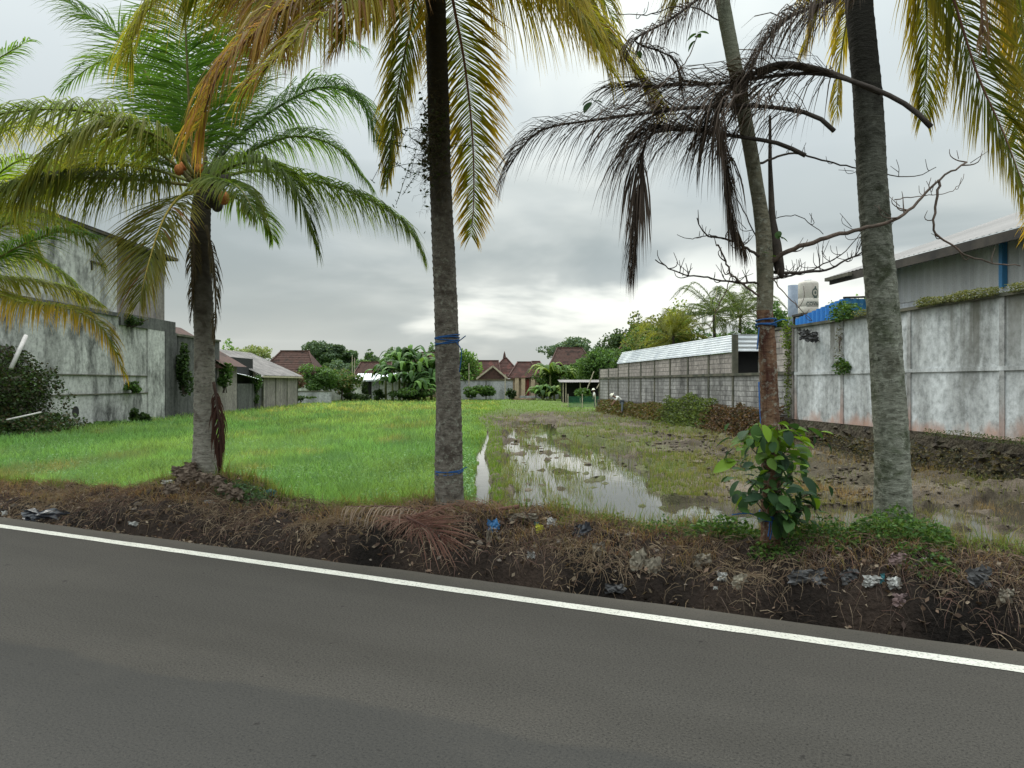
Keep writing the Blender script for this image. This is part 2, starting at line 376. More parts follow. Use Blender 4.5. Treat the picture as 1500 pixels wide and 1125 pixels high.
lm = MB(); lm.add(V, Fc); lo = lm.build('road_marking', M['paint']); lo.rotation_euler.z = RANG; tag(lo, kind='structure')

# ------------------------------------------------------------------ field
FZ = -.42; WL = -.435
main_p = [(734, 628), (770, 612), (812, 620), (838, 640), (885, 650), (930, 664), (965, 696), (955, 718), (975, 738), (1060, 732), (1140, 736), (1150, 800), (960, 792), (840, 775), (750, 742), (733, 700)]
right_p = [(1332, 752), (1400, 738), (1500, 726), (1640, 722), (1640, 850), (1340, 850)]
foot_p = [(1200, 662), (1330, 676), (1640, 706), (1640, 742), (1480, 712), (1330, 694), (1230, 680)]
near_p = [(1160, 740), (1340, 745), (1340, 830), (1120, 830)]
def chan_x(py): return np.interp(py, [600, 606, 612, 620, 628, 640, 655, 670, 690, 720, 745], [735, 712, 701, 705, 714, 715, 709, 704, 709, 707, 712])
def chan_w(py): return np.interp(py, [600, 612, 628, 640, 655, 670, 690, 720, 745], [.5, 1, 1.6, 2.6, 4.5, 7, 10, 14, 18])
def proj(X, Y, z=FZ): return 750+X/Y*F, 561+(CAMZ-z)/Y*F
def field(X, Y):
    px, py = proj(X, Y)
    wx = px+(fbm(X*1.6, Y*1.0, 4, 40)-.5)*44; wy = py+(fbm(X*1.3, Y*.8, 3, 50)-.5)*12
    left = 1/(1+np.exp(np.clip((px-chan_x(py))/4, -30, 30)))       # 1 on the green field side
    wet = inpoly(wx, wy, main_p)*1. ; wet = np.maximum(wet, inpoly(wx, wy, right_p)*1.)
    wet = np.maximum(wet, .8*inpoly(wx, wy, foot_p)); wet = np.maximum(wet, .9*inpoly(wx, wy, near_p))
    ch = (np.abs(px-chan_x(py)+(fbm(X*2.5, Y*1.6, 3, 71)-.5)*chan_w(py)*1.4) < chan_w(py))*1.
    ch = ch*(py > 606)
    n = fbm(X*.35, Y*.3, 3, 1); cl = fbm(X*3.2, Y*3.2, 3, 9); cl2 = fbm(X*9, Y*9, 2, 19)
    streak = vnoise(X*4.2+.3*Y, Y*.25, 77)
    z = FZ + (n-.5)*.06 + .02
    clod = np.clip(cl-.42, 0, 1)*.5+(cl2-.5)*.09
    z = z + (1-left)*clod*.75 + left*(cl-.5)*.04
    z = z - wet*(.135-.02*streak+clod*.5) + wet*np.clip(cl-.575, 0, 1)*.40 - np.where(ch > 0, .14, 0)
    return z, left, wet, ch, cl
nY, nX = 560, 700
Ys = 5.0*np.power(118/5.0, np.linspace(0, 1, nY)); sl = np.linspace(-1.15, 1.05, nX)
GX = Ys[:, None]*sl[None, :]; GY = np.repeat(Ys[:, None], nX, 1)
z, left, wet, ch, cl = field(GX.ravel(), GY.ravel())
x_, y_ = GX.ravel(), GY.ravel()
mud = np.array([.055, .043, .033]); mud2 = np.array([.13, .108, .085]); gr = np.array([.08, .15, .02])
k = np.clip((fbm(x_*1.1, y_*1.1, 4, 60)-.35)*2.5, 0, 1)[:, None]
C = mud*(1-k)+mud2*k
ppx, ppy = proj(x_, y_)
# green weeds over the middle, brown ploughed mud to the right
gmask = np.clip((fbm(x_*.5, y_*.35, 4, 66)-.36)*4, 0, 1)*np.clip((1060+(ppy-600)*1.6-ppx)/140, .15, 1)
C = C*(1-.7*gmask[:, None])+np.array([.075, .10, .03])*.7*gmask[:, None]
fg_ = (np.clip((608-ppy)/6, 0, 1)*(.5+.5*(fbm(x_*.3, y_*.3, 3, 15) > .42)))[:, None]; C = C*(1-fg_)+np.array([.09, .14, .03])*fg_
C = C*(1-left[:, None])+gr*left[:, None]
idx = np.arange(nY*nX).reshape(nY, nX)
Q = np.stack([idx[:-1, :-1], idx[:-1, 1:], idx[1:, 1:], idx[1:, :-1]], -1).reshape(-1, 4)
fo = mesh_np('paddy_field', np.stack([x_, y_, z], 1), Q, C, M['soilcol'], smooth=True, k=4); tag(fo, kind='structure')
wm = MB(); wm.add([(-1.9, 7.2, WL), (18, 4.2, WL), (12, 40, WL), (-1.9, 44, WL)], [(0, 1, 2, 3)])
tag(wm.build('water', M['water']), kind='structure')

# ploughed clods
X = []; 
px = rng.uniform(740, 1700, 26000); d_ = rng.uniform(26, 230, 26000); Y = (CAMZ-FZ)*F/d_; X = (px-750)/F*Y; px, py = proj(X, Y)
zc_, lf_, wt_, ch_, cl_ = field(X, Y); tt = X*NV[0]+Y*NV[1]
dn = np.clip((px-860-(py-600)*.8)/160, .10, 1)*(.12+1.1*(fbm(X*.6, Y*.4, 3, 44) > .50)); dn = np.where(wt_ > 0, .14*(cl_ > .5), dn)
ok = (rng.uniform(0, 1, len(X)) < dn) & (lf_ < .1) & (ch_ == 0) & (X < 11.4-.11*Y) & (tt > 7.2)
X, Y, zc_ = X[ok], Y[ok], zc_[ok]; n = len(X); r = rng.uniform(.02, .075, n)*np.clip(Y/16, .7, 1.6)
octv = np.array([(1, 0, 0), (.5, .85, .1), (-.5, .8, -.1), (-1, 0, .1), (-.5, -.85, 0), (.5, -.8, .1), (.1, 0, .75), (0, 0, -.6)])
a = rng.uniform(0, 6.28, n); jit = rng.uniform(.6, 1.3, (n, 8, 1))
vv = octv[None]*jit*r[:, None, None]; vx = vv[..., 0]*np.cos(a)[:, None]-vv[..., 1]*np.sin(a)[:, None]; vy = vv[..., 0]*np.sin(a)[:, None]+vv[..., 1]*np.cos(a)[:, None]
V = np.stack([vx+X[:, None], vy+Y[:, None], vv[..., 2]*.5+zc_[:, None]+.01], -1).reshape(-1, 3)
tri = np.array([(j, (j+1) % 6, 6) for j in range(6)]+[((j+1) % 6, j, 7) for j in range(6)])
T = (np.arange(n)*8)[:, None, None]+tri[None]
Cc = np.repeat(np.array([.075, .061, .048])*rng.uniform(.5, 1.9, (n, 1)), 8, 0)
tag(mesh_np('mud', V, T.reshape(-1, 3), Cc, M['soilcol'], smooth=True), 'dark clods of ploughed mud over the wet right half of the field', 'mud', kind='stuff')
# ------------------------------------------------------------------ blades
def blades(name, pos, h, w, col, lean=.35, tipcol=None, mat='grass', parent=None, curl=0, dirn=None, down=None):
    n = len(pos); a = rng.uniform(0, 2*np.pi, n); b = rng.uniform(0, 2*np.pi, n) if dirn is None else dirn
    h = np.broadcast_to(h, n)[:, None]; w = np.broadcast_to(w, n)[:, None]
    side = np.stack([np.cos(a), np.sin(a), np.zeros(n)], 1)*w*.5
    le = np.stack([np.cos(b), np.sin(b), np.zeros(n)], 1)*h*(lean*rng.uniform(.2, 1.6, (n, 1)))
    up = np.zeros((n, 3)); up[:, 2] = h[:, 0]*rng.uniform(.75, 1.1, n)
    if down is not None: up[:, 2] *= down
    mid = pos+le*.35+up*.6; tip = pos+le+up*(1-curl*rng.uniform(0, 1, (n, 1)))
    V = np.stack([pos-side, pos+side, mid-side*.7, mid+side*.7, tip], 1).reshape(-1, 3)
    i0 = (np.arange(n)*5)[:, None]
    T = np.concatenate([i0+np.array([0, 1, 3]), i0+np.array([0, 3, 2]), i0+np.array([2, 3, 4])], 1).reshape(-1, 3)
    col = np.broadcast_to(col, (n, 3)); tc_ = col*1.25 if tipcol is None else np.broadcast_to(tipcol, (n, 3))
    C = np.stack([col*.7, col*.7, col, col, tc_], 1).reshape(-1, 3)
    return mesh_np(name, V, T, C, M[mat], parent)
def mixc(cols, n, jit=.2):
    c = np.array(cols)[rng.integers(0, len(cols), n)]; return c*rng.uniform(1-jit, 1+jit, (n, 1))
# green field grass, left of the channel
def scr(n, x0, x1, d0, d1, pw=1.0):
    px = rng.uniform(x0, x1, n); d = d0+(d1-d0)*rng.uniform(0, 1, n)**pw; Y = (CAMZ-FZ)*F/d
    return (px-750)/F*Y, Y
X, Y = scr(330000, -350, 735, 21, 235, 1.15)
px, py = proj(X, Y)
tt = X*NV[0]+Y*NV[1]
ok = (px < chan_x(py)-chan_w(py)-1) & (tt > 7.0) & (X > -19.6)
X, Y, px, py = X[ok], Y[ok], px[ok], py[ok]
z = field(X, Y)[0]; n = len(X)
pt = fbm(X*.22, Y*.16, 4, 31); pt2 = fbm(X*.8, Y*.6, 3, 35)
g1 = np.array([.092, .185, .055]); g2 = np.array([.155, .24, .065]); yl = np.array([.30, .285, .08])
kk = np.clip((pt-.35)*3.2, 0, 1)[:, None]; C = g1*(1-kk)+g2*kk
yy = (np.clip((Y-32)/25, 0, 1)*np.clip((pt2-.40)*4, 0, 1)*.75)[:, None]; C = C*(1-yy)+yl*yy
br = (np.clip((fbm(X*.5, Y*.25, 4, 88)-.62)*7, 0, 1)*.7)[:, None]; C = C*(1-br)+np.array([.22, .17, .07])*br
pz = fbm(X*.9, Y*.35, 4, 61); C = C*rng.uniform(.55, 1.8, (n, 1))*(.55+.95*pz)[:, None]; pw2 = (np.clip((fbm(X*1.4, Y*.5, 4, 97)-.52)*6, 0, 1)*.55)[:, None]; C = C*(1-pw2)+np.array([.10, .19, .085])*pw2
h = rng.uniform(.07, .27, n)*(.8+.8*pt2)*np.where(px > 660, .6, 1); w = np.maximum(.006, Y*.00075)
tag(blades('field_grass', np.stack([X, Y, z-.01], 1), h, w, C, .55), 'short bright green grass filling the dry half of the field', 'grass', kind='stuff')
# broad-leaved weeds at the near margin of the green field
def leafquads(name, pos, size, col, mat='foliage', parent=None, flat=.5, kind=None, aspect=.55):
    n = len(pos); d = rng.normal(size=(n, 3)); d /= np.linalg.norm(d, axis=1)[:, None]
    u = rng.normal(size=(n, 3)); u[:, 2] *= flat; u /= np.linalg.norm(u, axis=1)[:, None]
    v = np.cross(u, d); v /= np.linalg.norm(v, axis=1)[:, None]+1e-9
    s = np.broadcast_to(size, n)[:, None]
    V = np.stack([pos-u*s*.5, pos+v*s*aspect*.5, pos+u*s*.5, pos-v*s*aspect*.5], 1).reshape(-1, 3)
    i0 = (np.arange(n)*4)[:, None]
    T = np.concatenate([i0+np.array([0, 1, 2]), i0+np.array([0, 2, 3])], 1).reshape(-1, 3)
    C = np.repeat(np.broadcast_to(col, (n, 3)), 4, 0)
    o = mesh_np(name, V, T, C, M[mat], parent)
    if kind: o['kind'] = kind
    return o
X, Y = scr(110000, -200, 735, 40, 190); tt = X*NV[0]+Y*NV[1]; px, py = proj(X, Y)
ok = (px < chan_x(py)-12) & (tt > 7.1) & (fbm(X*.7, Y*.7, 3, 12)+.08*(py > 650)+.12*(py > 690) > .56); X, Y = X[ok], Y[ok]; n = len(X)
tag(leafquads('weeds', np.stack([X, Y, field(X, Y)[0]+rng.uniform(.03, .17, n)], 1), rng.uniform(.03, .065, n),
   mixc([(.13, .24, .10), (.09, .19, .06), (.22, .33, .18)], n), flat=.35), 'low broad-leaved weeds along the near side of the green field', 'weeds', kind='stuff')
# right half: rice stubble and weeds in mud and water
X, Y = scr(260000, 690, 1750, 22, 260, 1.0); px, py = proj(X, Y)
z, left, wet, ch, cl = field(X, Y); tt = X*NV[0]+Y*NV[1]
cx = chan_x(py); cw = chan_w(py)
dens = np.clip((fbm(X*.9, Y*.6, 4, 21)-.36)*5.0, .04, 1)*np.clip((1090+(py-600)*2.0-px)/160, .22, 1)
dens = np.where(wet > 0, .09+.45*(vnoise(X*4.2+.3*Y, Y*.25, 77) > .68), dens); dens = np.where(py < 606, 1, dens)
dens = np.where((px > cx+cw) & (px < cx+cw+35*(py-590)/100) & (py < 720), 1, dens)
ok = (rng.uniform(0, 1, len(X)) < dens) & (ch == 0) & (tt > 6.9) & (X < 11.5-.11*Y)
X, Y, z, px, wet, py = X[ok], Y[ok], z[ok], px[ok], wet[ok], py[ok]; n = len(X)
q = fbm(X*.6, Y*.6, 3, 91); C = mixc([(.12, .17, .03), (.16, .19, .05), (.10, .15, .03), (.21, .19, .075)], n, .25)
rb = (np.clip((px-980)/150, 0, 1)*np.clip((q-.3)*3, 0, 1))[:, None]; C = C*(1-rb)+mixc([(.27, .19, .09), (.18, .12, .07)], n)*rb
gg = ((py < 606) | (px < 735))[:, None]; C = np.where(gg, mixc([(.10, .19, .02), (.16, .22, .04)], n), C)
h = rng.uniform(.05, .16, n)*np.where(wet > 0, 1.5, 1)*np.clip(Y/14, .75, 1.4); w = np.maximum(.004, Y*.0006)
tag(blades('rice_stubble', np.stack([X, Y, z-.01], 1), h, w, C, .3), 'thin rice stubble and weeds standing in mud and water', 'stubble', kind='stuff')

# ------------------------------------------------------------------ bank
def crest(s): return np.interp(s, [-16, -9.5, -8.3, -7.5, -6.7, -5.9, -4.9, -3.7, -2.5, -1.5, -.5, .2, 1, 3, 8], [.08, .16, .20, .46, .42, .22, .28, .40, .32, .28, .34, .42, .33, .30, .30])
def bank(s, t):
    H = crest(s)+(fbm(s*1.5, t*1.5, 3, 2)-.5)*.16
    wid = np.interp(s, [-16, -8, -3, 1], [.75, .8, .8, .75])
    d = t-5.27
    rise = np.clip((d-.16)/(wid-.2), 0, 1); rise = rise**.55
    fall = np.clip((d-1.25)/.75, 0, 1); fall = fall*fall*(3-2*fall)
    z = -np.interp(s, [-9, -4, 0], [.03, .07, .17])*np.exp(-((d-.12)/.11)**2) + H*rise*(1-fall) + fall*(FZ-.06)
    z = z + (fbm(s*6, t*6, 4, 4)-.5)*.17*np.clip(d*4, 0, 1) + (fbm(s*22, t*22, 2, 6)-.5)*.035*np.clip(d*4, 0, 1)
    return z
sg = np.arange(-17, 7, .045); tg = np.arange(5.262, 7.9, .04)
SG, TG = np.meshgrid(sg, tg); zz = bank(SG.ravel(), TG.ravel()); bx, by = S2W(SG.ravel(), TG.ravel())
kk = np.clip((fbm(SG.ravel()*2, TG.ravel()*2, 4, 70)-.3)*2.2, 0, 1)[:, None]
C = np.array([.009, .007, .006])*(1-kk)+np.array([.035, .025, .02])*kk
idx = np.arange(len(tg)*len(sg)).reshape(len(tg), len(sg))
Q = np.stack([idx[:-1, :-1], idx[:-1, 1:], idx[1:, 1:], idx[1:, :-1]], -1).reshape(-1, 4)
tag(mesh_np('earth_bank', np.stack([bx, by, zz], 1), Q, C, M['soilcol'], smooth=True, k=4), kind='structure')
def onbank(n, s0, s1, t0, t1):
    s = rng.uniform(s0, s1, n); t = rng.uniform(t0, t1, n); x, y = S2W(s, t); return s, t, np.stack([x, y, bank(s, t)], 1)
# dead roots and grass hanging down the cut face: curled thin strips
def strands(name, pos, L, w, col, mat='dry', drop=1.0, out=1.0, seg=4, parent=None, ang=None, spread=1.2):
    n = len(pos); L = np.broadcast_to(L, n)[:, None]; w = np.broadcast_to(w, n)[:, None]
    base = math.atan2(-NV[1], -NV[0]) if ang is None else ang
    a = base+rng.normal(0, spread, n); d = np.stack([np.cos(a)*out, np.sin(a)*out, rng.normal(.15, .5, n)], 1)
    d /= np.linalg.norm(d, axis=1)[:, None]; p = pos.copy(); st = []
    cx_ = rng.normal(0, .35, (n, 3))
    for k_ in range(seg+1):
        sd_ = np.cross(d, np.array([0.3, -1., .2])); sd_ /= np.linalg.norm(sd_, axis=1)[:, None]+1e-9
        ww = w*(1-k_/seg*.75)*.5; st += [p-sd_*ww, p+sd_*ww]
        p = p+d*L/seg; d = d+cx_*.8+np.array([0, 0, -.45*drop]); d /= np.linalg.norm(d, axis=1)[:, None]
        cx_ = cx_*.5+rng.normal(0, .3, (n, 3))
    V = np.stack(st, 1).reshape(-1, 3); i0 = (np.arange(n)*(2*seg+2))[:, None]
    T = np.concatenate([i0+np.array([2*k_, 2*k_+1, 2*k_+3, 2*k_+2]) for k_ in range(seg)], 1).reshape(-1, 4)
    C = np.repeat(np.broadcast_to(col, (n, 3)), 2*seg+2, 0)
    return mesh_np(name, V, T, C, M[mat], parent, k=4)
s, t, p = onbank(70000, -14, 4.5, 5.40, 6.9); ok = rng.uniform(0, 1, len(s)) < np.clip((fbm(s*2.6, t*3.4, 3, 29)-.34)*5, .28, 1)*np.clip((t-5.40)/.35, .2, 1); s, t, p = s[ok], t[ok], p[ok]; n = len(s)
cc = mixc([(.17, .12, .085), (.11, .08, .06), (.27, .21, .15), (.14, .085, .07), (.08, .06, .05)], n, .3)
pal = (np.clip((fbm(s*1.1, t*1.4, 3, 23)-.5)*5, 0, 1))[:, None]; cc = cc*(1-.4*pal)+np.array([.30, .225, .14])*.4*pal
dk = np.clip((t-5.3)/.5, .45, 1)[:, None]
p[:, 2] += .01
o = strands('dead_roots', p, rng.uniform(.08, .30, n), rng.uniform(.003, .0075, n), cc*.9, drop=1.3)
tag(o, 'tangled dead roots and dry grass hanging over the cut road bank', 'roots', kind='stuff')
# matted dry grass on the crest
s, t, p = onbank(30000, -14, 4.5, 5.7, 7.0); ok = fbm(s*1.3, t*1.3, 3, 14)+.12*(s < -6) > .44; s, t, p = s[ok], t[ok], p[ok]; n = len(s)
cc = mixc([(.20, .12, .07), (.27, .18, .10), (.15, .08, .055), (.19, .15, .06)], n, .25)
gm = ((fbm(s*1.4, t*1.1, 3, 42) > .56) & (t > 6.0))[:, None]; cc = np.where(gm, mixc([(.12, .17, .03), (.17, .18, .05)], n), cc)
tag(blades('dry_grass', p, rng.uniform(.05, .15, n), rng.uniform(.004, .007, n), cc, .9, curl=.5), 'reddish brown dried grass matted along the bank top', 'dry grass', kind='stuff')
# green weeds on the far side of the bank and tufts
s, t, p = onbank(26000, -14, 5, 6.3, 7.6); ok = fbm(s*.9, t*1.2, 3, 57)+.08*(s > -3.4)-.14*(s > .5) > .52; s, t, p = s[ok], t[ok], p[ok]; n = len(s)
tag(blades('bank_grass', p, rng.uniform(.08, .24, n), rng.uniform(.005, .009, n), mixc([(.08, .15, .02), (.14, .19, .035), (.20, .18, .06)], n), .5),
    'green and straw-coloured grass on the field side of the bank', 'grass', kind='stuff')
def herb(name, s, t, rs, rt, h, n, size, cols, label, cat='weed clump'):
    a = rng.uniform(0, 2*np.pi, n); r = np.sqrt(rng.uniform(0, 1, n)); S = s+np.cos(a)*r*rs; T = t+np.sin(a)*r*rt
    x, y = S2W(S, T); zb = bank(S, T); hh = h*np.sqrt(np.clip(1-r**2, 0, 1))*(.5+.8*fbm(S*6, T*6, 2, 5))
    p = np.stack([x, y, zb+hh*rng.uniform(.1, 1, n)], 1)
    root = empty(name, (float(x.mean()), float(y.mean()), float(zb.mean())), label, cat)
    leafquads('leaves', p, rng.uniform(.6, 1.3, n)*size, mixc(cols, n), parent=root, kind='stuff', flat=.5)
    m_ = n//30; st = blades('stems', np.stack([x[:m_], y[:m_], zb[:m_]], 1), hh[:m_]+.02, .005, mixc([(.09, .13, .03)], m_), .3, parent=root); st['kind'] = 'stuff'
    return root
GC = [(.045, .10, .02), (.07, .14, .03), (.035, .075, .02), (.10, .17, .04)]
herb('weed_clump', .20, 6.2, .38, .26, .26, 2300, .035, GC, 'bushy green weeds round the foot of the thick mossy palm')
herb('weed_clump', -.28, 6.1, .28, .22, .17, 1300, .032, GC, 'low green weeds between the leaning tree and the thick mossy palm')
herb('weed_clump', -1.05, 6.2, .34, .2, .18, 1400, .04, GC, 'narrow-leaved weeds just left of the leaning tree base')
herb('weed_clump', -.62, 5.86, .22, .12, .12, 500, .032, GC, 'weeds hiding the foot of the leaning tree')
herb('weed_clump', -2.1, 6.35, .5, .2, .12, 700, .03, [(.10, .14, .035), (.15, .17, .05)], 'yellowish green weeds on the bank behind the black bag')
herb('weed_clump', -1.55, 6.25, .3, .2, .14, 600, .03, GC, 'small green weeds between the black bag and the leaning tree')
herb('weed_clump', 1.15, 6.15, .22, .16, .13, 500, .03, GC, 'thin green weeds at the right end of the bank')
herb('weed_clump', .35, 5.83, .22, .12, .1, 350, .035, GC, 'small green weeds hanging over the litter below the mossy palm')
herb('weed_clump', -6.35, 6.15, .38, .22, .16, 1000, .045, [(.04, .08, .035), (.07, .12, .05)], 'dark broad-leaved weeds right of the grey palm mound')

# ------------------------------------------------------------------ palms
def frond(root, pts, L=.75, n=95, face=(0, 0, 1), g=.35, sweep=.7, c0=(.07, .14, .02), c1=None, w=.026, rr=(.022, .005), rc=(.20, .20, .06), start=.12, droop0=0,
          mat='leaf', brown=0, sidebias=(1, 1), lab=None, wild=.08, seg=4, minl=.3):
    ps = np.array(spline(pts, 40)); m_ = MB(); n = int(n*1.8); L = L*1.1
    m_.tube(ps[::2], list(np.linspace(rr[0], rr[1], len(ps[::2]))), 6)
    rm = RM(rc); fo_ = m_.build('frond', rm, root, True)
    if lab: fo_['label'] = lab
    face = np.array(face, float); V = []; C = []; c0 = np.array(c0); c1 = np.array(c1 if c1 is not None else c0*1.3)
    warm = np.array([1.28, 1.22, .85]) if mat == 'leaf' else 1.
    us = np.linspace(start, 1, n)
    for u in us:
        f = u*39; i = min(int(f), 38); p = ps[i]*(1-(f-i))+ps[i+1]*(f-i); T = ps[min(i+1, 39)]-ps[max(i-1, 0)]; T /= np.linalg.norm(T)
        S = np.cross(T, face); S /= np.linalg.norm(S)+1e-9; Nn = np.cross(S, T)
        for sgn, bs in ((1, sidebias[0]), (-1, sidebias[1])):
            if bs <= 0: continue
            prof = min(1, .6+2.5*(u-start))*(1-(1-minl)*max(0, (u-.35)/.65)**1.6)
            l = L*prof*random.uniform(.85, 1.1)*bs*(random.uniform(.35, .8) if random.random() < .1 else 1); a = sweep*(.75+.75*u)+random.gauss(0, wild)
            d = S*sgn*math.cos(a)+T*math.sin(a)+Nn*random.gauss(.18, wild); d /= np.linalg.norm(d)
            q = p.copy(); ww = w*random.uniform(.7, 1.1)*(.6+.4*prof); gg = g*random.uniform(.6, 1.4)
            rc_ = random.random(); cb = c0*warm*random.uniform(.75, 1.3)
            ct = c1*warm*random.uniform(.8, 1.25)
            if random.random() < brown: cb = np.array([.22, .12, .05])*random.uniform(.6, 1.3); ct = cb
            wax = np.cross(d, Nn); wn_ = np.linalg.norm(wax); wax = wax/wn_ if wn_ > .05 else S
            tw = random.gauss(0, .35); wax = wax*math.cos(tw)+Nn*math.sin(tw)
            for k_ in range(seg+1):
                v = k_/seg; wk = ww*(.35+1.3*v if v < .4 else (1-v)*1.45+.02)*.5
                V.append(q-wax*wk); V.append(q+wax*wk); cc = cb*(1-v**1.5)+ct*v**1.5; C.append(cc); C.append(cc)
                q = q+d*l/seg; d = d+np.array([0, 0, -gg*(1.25-.4*v)])+np.array([random.gauss(0, wild*.12) for _ in range(3)]); d /= np.linalg.norm(d)
    nl = len(V)//(2*seg+2); i0 = (np.arange(nl)*(2*seg+2))[:, None]
    T = np.concatenate([i0+np.array([2*k_, 2*k_+1, 2*k_+3, 2*k_+2]) for k_ in range(seg)], 1).reshape(-1, 4)
    lo_ = mesh_np('leaflets', np.array(V), T, np.array(C), M[mat], fo_, k=4); lo_['kind'] = 'stuff'
    return fo_
_rm = {}
def RM(c):
    c = tuple(round(x, 3) for x in c)
    if c not in _rm: _rm[c] = noisy('frond_rib', c, tuple(x*.75 for x in c), 8)
    return _rm[c]
def trunk_mesh(pts, radii, ring=.07, amp=.05, n=28, name='trunk', mat=None, parent=None, knob=.03, seed=0, res=.012):
    L = sum((Vector(pts[i+1])-Vector(pts[i])).length for i in range(len(pts)-1)); m_ = int(L/res)
    ps = np.array(spline(pts, m_)); us = np.linspace(0, 1, m_); rad = np.interp(us, np.linspace(0, 1, len(radii)), radii)
    ang = np.linspace(0, 2*np.pi, n, endpoint=False); hgt = us*L
    A, H = np.meshgrid(ang, hgt); sx = np.cos(A)*1.3; sy = np.sin(A)*1.3
    wob = (fbm(sx+seed, H*2+sy, 3, 5)-.5)*.16
    ph = (H+.02*np.sin(A*2+seed)+.02*fbm(sx*2, H*3, 2, 8))/ring; saw = (ph % 1)
    rr_ = rad[:, None]*(1+wob)+amp*rad[:, None]*(saw**3-.3)*(.5+fbm(sx*3, H*2+9, 2, 3)) + knob*rad[:, None]*(fbm(sx*6, H*28+sy*6, 3, 7)-.5)*2
    V = np.stack([ps[:, 0][:, None]+np.cos(A)*rr_, ps[:, 1][:, None]+np.sin(A)*rr_, ps[:, 2][:, None]+0*A], -1).reshape(-1, 3)
    i = np.arange(m_*n).reshape(m_, n); j = np.roll(i, -1, 1)
    Q = np.stack([i[:-1], j[:-1], j[1:], i[1:]], -1).reshape(-1, 4)
    return mesh_np(name, V, Q, None, mat, parent, smooth=True, k=4)
def nut(root, c, r, mat, name='coconut'):
    m_ = MB(); ps = [Vector(c)+Vector((0, 0, r*1.25*math.cos(a))) for a in np.linspace(0, math.pi, 9)]
    m_.tube(ps, [max(.002, r*math.sin(a)) for a in np.linspace(0, math.pi, 9)], 12, False)
    return m_.build(name, mat, root, True)
GRN = (.055, .115, .016); YGR = (.14, .17, .025); YEL = (.36, .25, .03); OLV = (.10, .115, .03)
# --- palm A: grey trunk on the mound
YA = 9.0
rA = empty('palm_tree', P(300, 700, YA), 'shorter coconut palm with orange nuts and a pale grey trunk rising from the debris mound', 'palm tree', 'coconut palms along the road bank')
trunk_mesh([P(301, 712, YA), P(300, 690, YA), P(300, 600, YA), P(299, 480, YA), P(295, 400, YA), P(294, 320, YA), P(300, 262, YA)], [.165, .128, .122, .115, .12, .12, .10], mat=M['barkA'], parent=rA, seed=1)
def fr(root, ps, Yc, **kw): return frond(root, [P(a, b, Yc+c) for a, b, c in ps], **kw)
fr(rA, [(285, 262, 0), (235, 225, -.3), (160, 172, -.7), (70, 160, -1.2), (-30, 175, -1.6), (-130, 230, -1.8)], YA, L=1.0, g=.6, c0=(.075, .12, .03), c1=(.14, .15, .04), rc=(.22, .22, .08), n=120)
fr(rA, [(285, 272, -.1), (210, 264, -.6), (120, 261, -1), (20, 272, -1.5), (-80, 320, -1.7)], YA, L=.95, g=.75, c0=(.045, .07, .018), c1=(.10, .11, .025), rc=(.26, .23, .08), n=120)
fr(rA, [(290, 280, -.2), (262, 290, -.7), (238, 325, -1.1), (218, 385, -1.4), (205, 440, -1.5)], YA, L=.90, g=.16, face=(-.3, -1, .35), c0=(.075, .09, .03), c1=(.16, .14, .045), rc=(.34, .26, .06), n=90, brown=.06, minl=.25)
fr(rA, [(290, 262, 0), (280, 200, -.1), (274, 90, -.2), (268, -30, -.4), (258, -110, -.7)], YA, L=.95, g=.22, face=(0, -1, .1), c0=(.035, .085, .018), c1=(.07, .13, .02), rc=(.17, .15, .06), n=120, sweep=.45)
fr(rA, [(288, 265, .2), (250, 190, .5), (190, 66, .6), (110, 10, .4), (20, -60, .1)], YA, L=.85, g=.3, c0=(.05, .11, .02), c1=(.10, .15, .03), n=110, face=(.2, -.6, .8))
fr(rA, [(292, 262, .1), (300, 180, .6), (345, 70, .9), (400, -20, 1.0)], YA, L=.95, g=.3, face=(-.2, -1, .2), c0=(.045, .10, .018), c1=(.08, .13, .03), n=100, sweep=.5)
fr(rA, [(300, 262, 0), (345, 205, .3), (405, 158, .5), (470, 128, .5), (525, 145, .4), (555, 205, .3)], YA, L=1.0, g=.5, c0=(.03, .07, .018), c1=(.08, .15, .03), rc=(.08, .09, .05), n=115)
fr(rA, [(302, 268, -.1), (370, 250, 0), (450, 262, .1), (530, 288, .1), (590, 325, 0), (618, 372, 0)], YA, L=.85, g=.6, c0=(.05, .10, .02), c1=(.12, .15, .03), rc=(.15, .16, .06), n=115, start=.2)
fr(rA, [(302, 268, -.4), (345, 242, -.8), (395, 240, -1), (435, 280, -1.1), (462, 360, -1.1)], YA, L=.8, g=.55, c0=(.05, .085, .02), c1=(.10, .14, .03), rc=(.15, .16, .05), n=95)
fr(rA, [(300, 275, .3), (345, 290, .8), (385, 315, 1.2), (400, 350, 1.4)], YA, L=.55, g=.4, c0=(.05, .09, .02), n=60)
fr(rA, [(296, 272, -.3), (320, 265, -.9), (350, 275, -1.6), (378, 320, -2)], YA, L=.55, g=.4, c0=(.05, .09, .02), c1=(.13, .15, .03), n=70)
fr(rA, [(290, 262, .2), (230, 235, .8), (150, 215, 1.4), (70, 250, 1.6)], YA, L=.8, g=.45, c0=(.04, .08, .02), c1=(.09, .12, .03), n=80)
fr(rA, [(302, 330, -.15), (312, 380, -.16), (316, 440, -.16), (314, 500, -.16)], YA, L=.28, g=.7, c0=(.09, .07, .04), c1=(.13, .10, .06), mat='dry', rc=(.12, .09, .06), n=40, lab='dry brown frond hanging down the trunk')
fr(rA, [(283, 330, -.1), (284, 380, -.16), (281, 440, -.16), (279, 470, -.16)], YA, L=.22, g=.7, c0=(.10, .08, .045), mat='dry', rc=(.12, .09, .06), n=26)
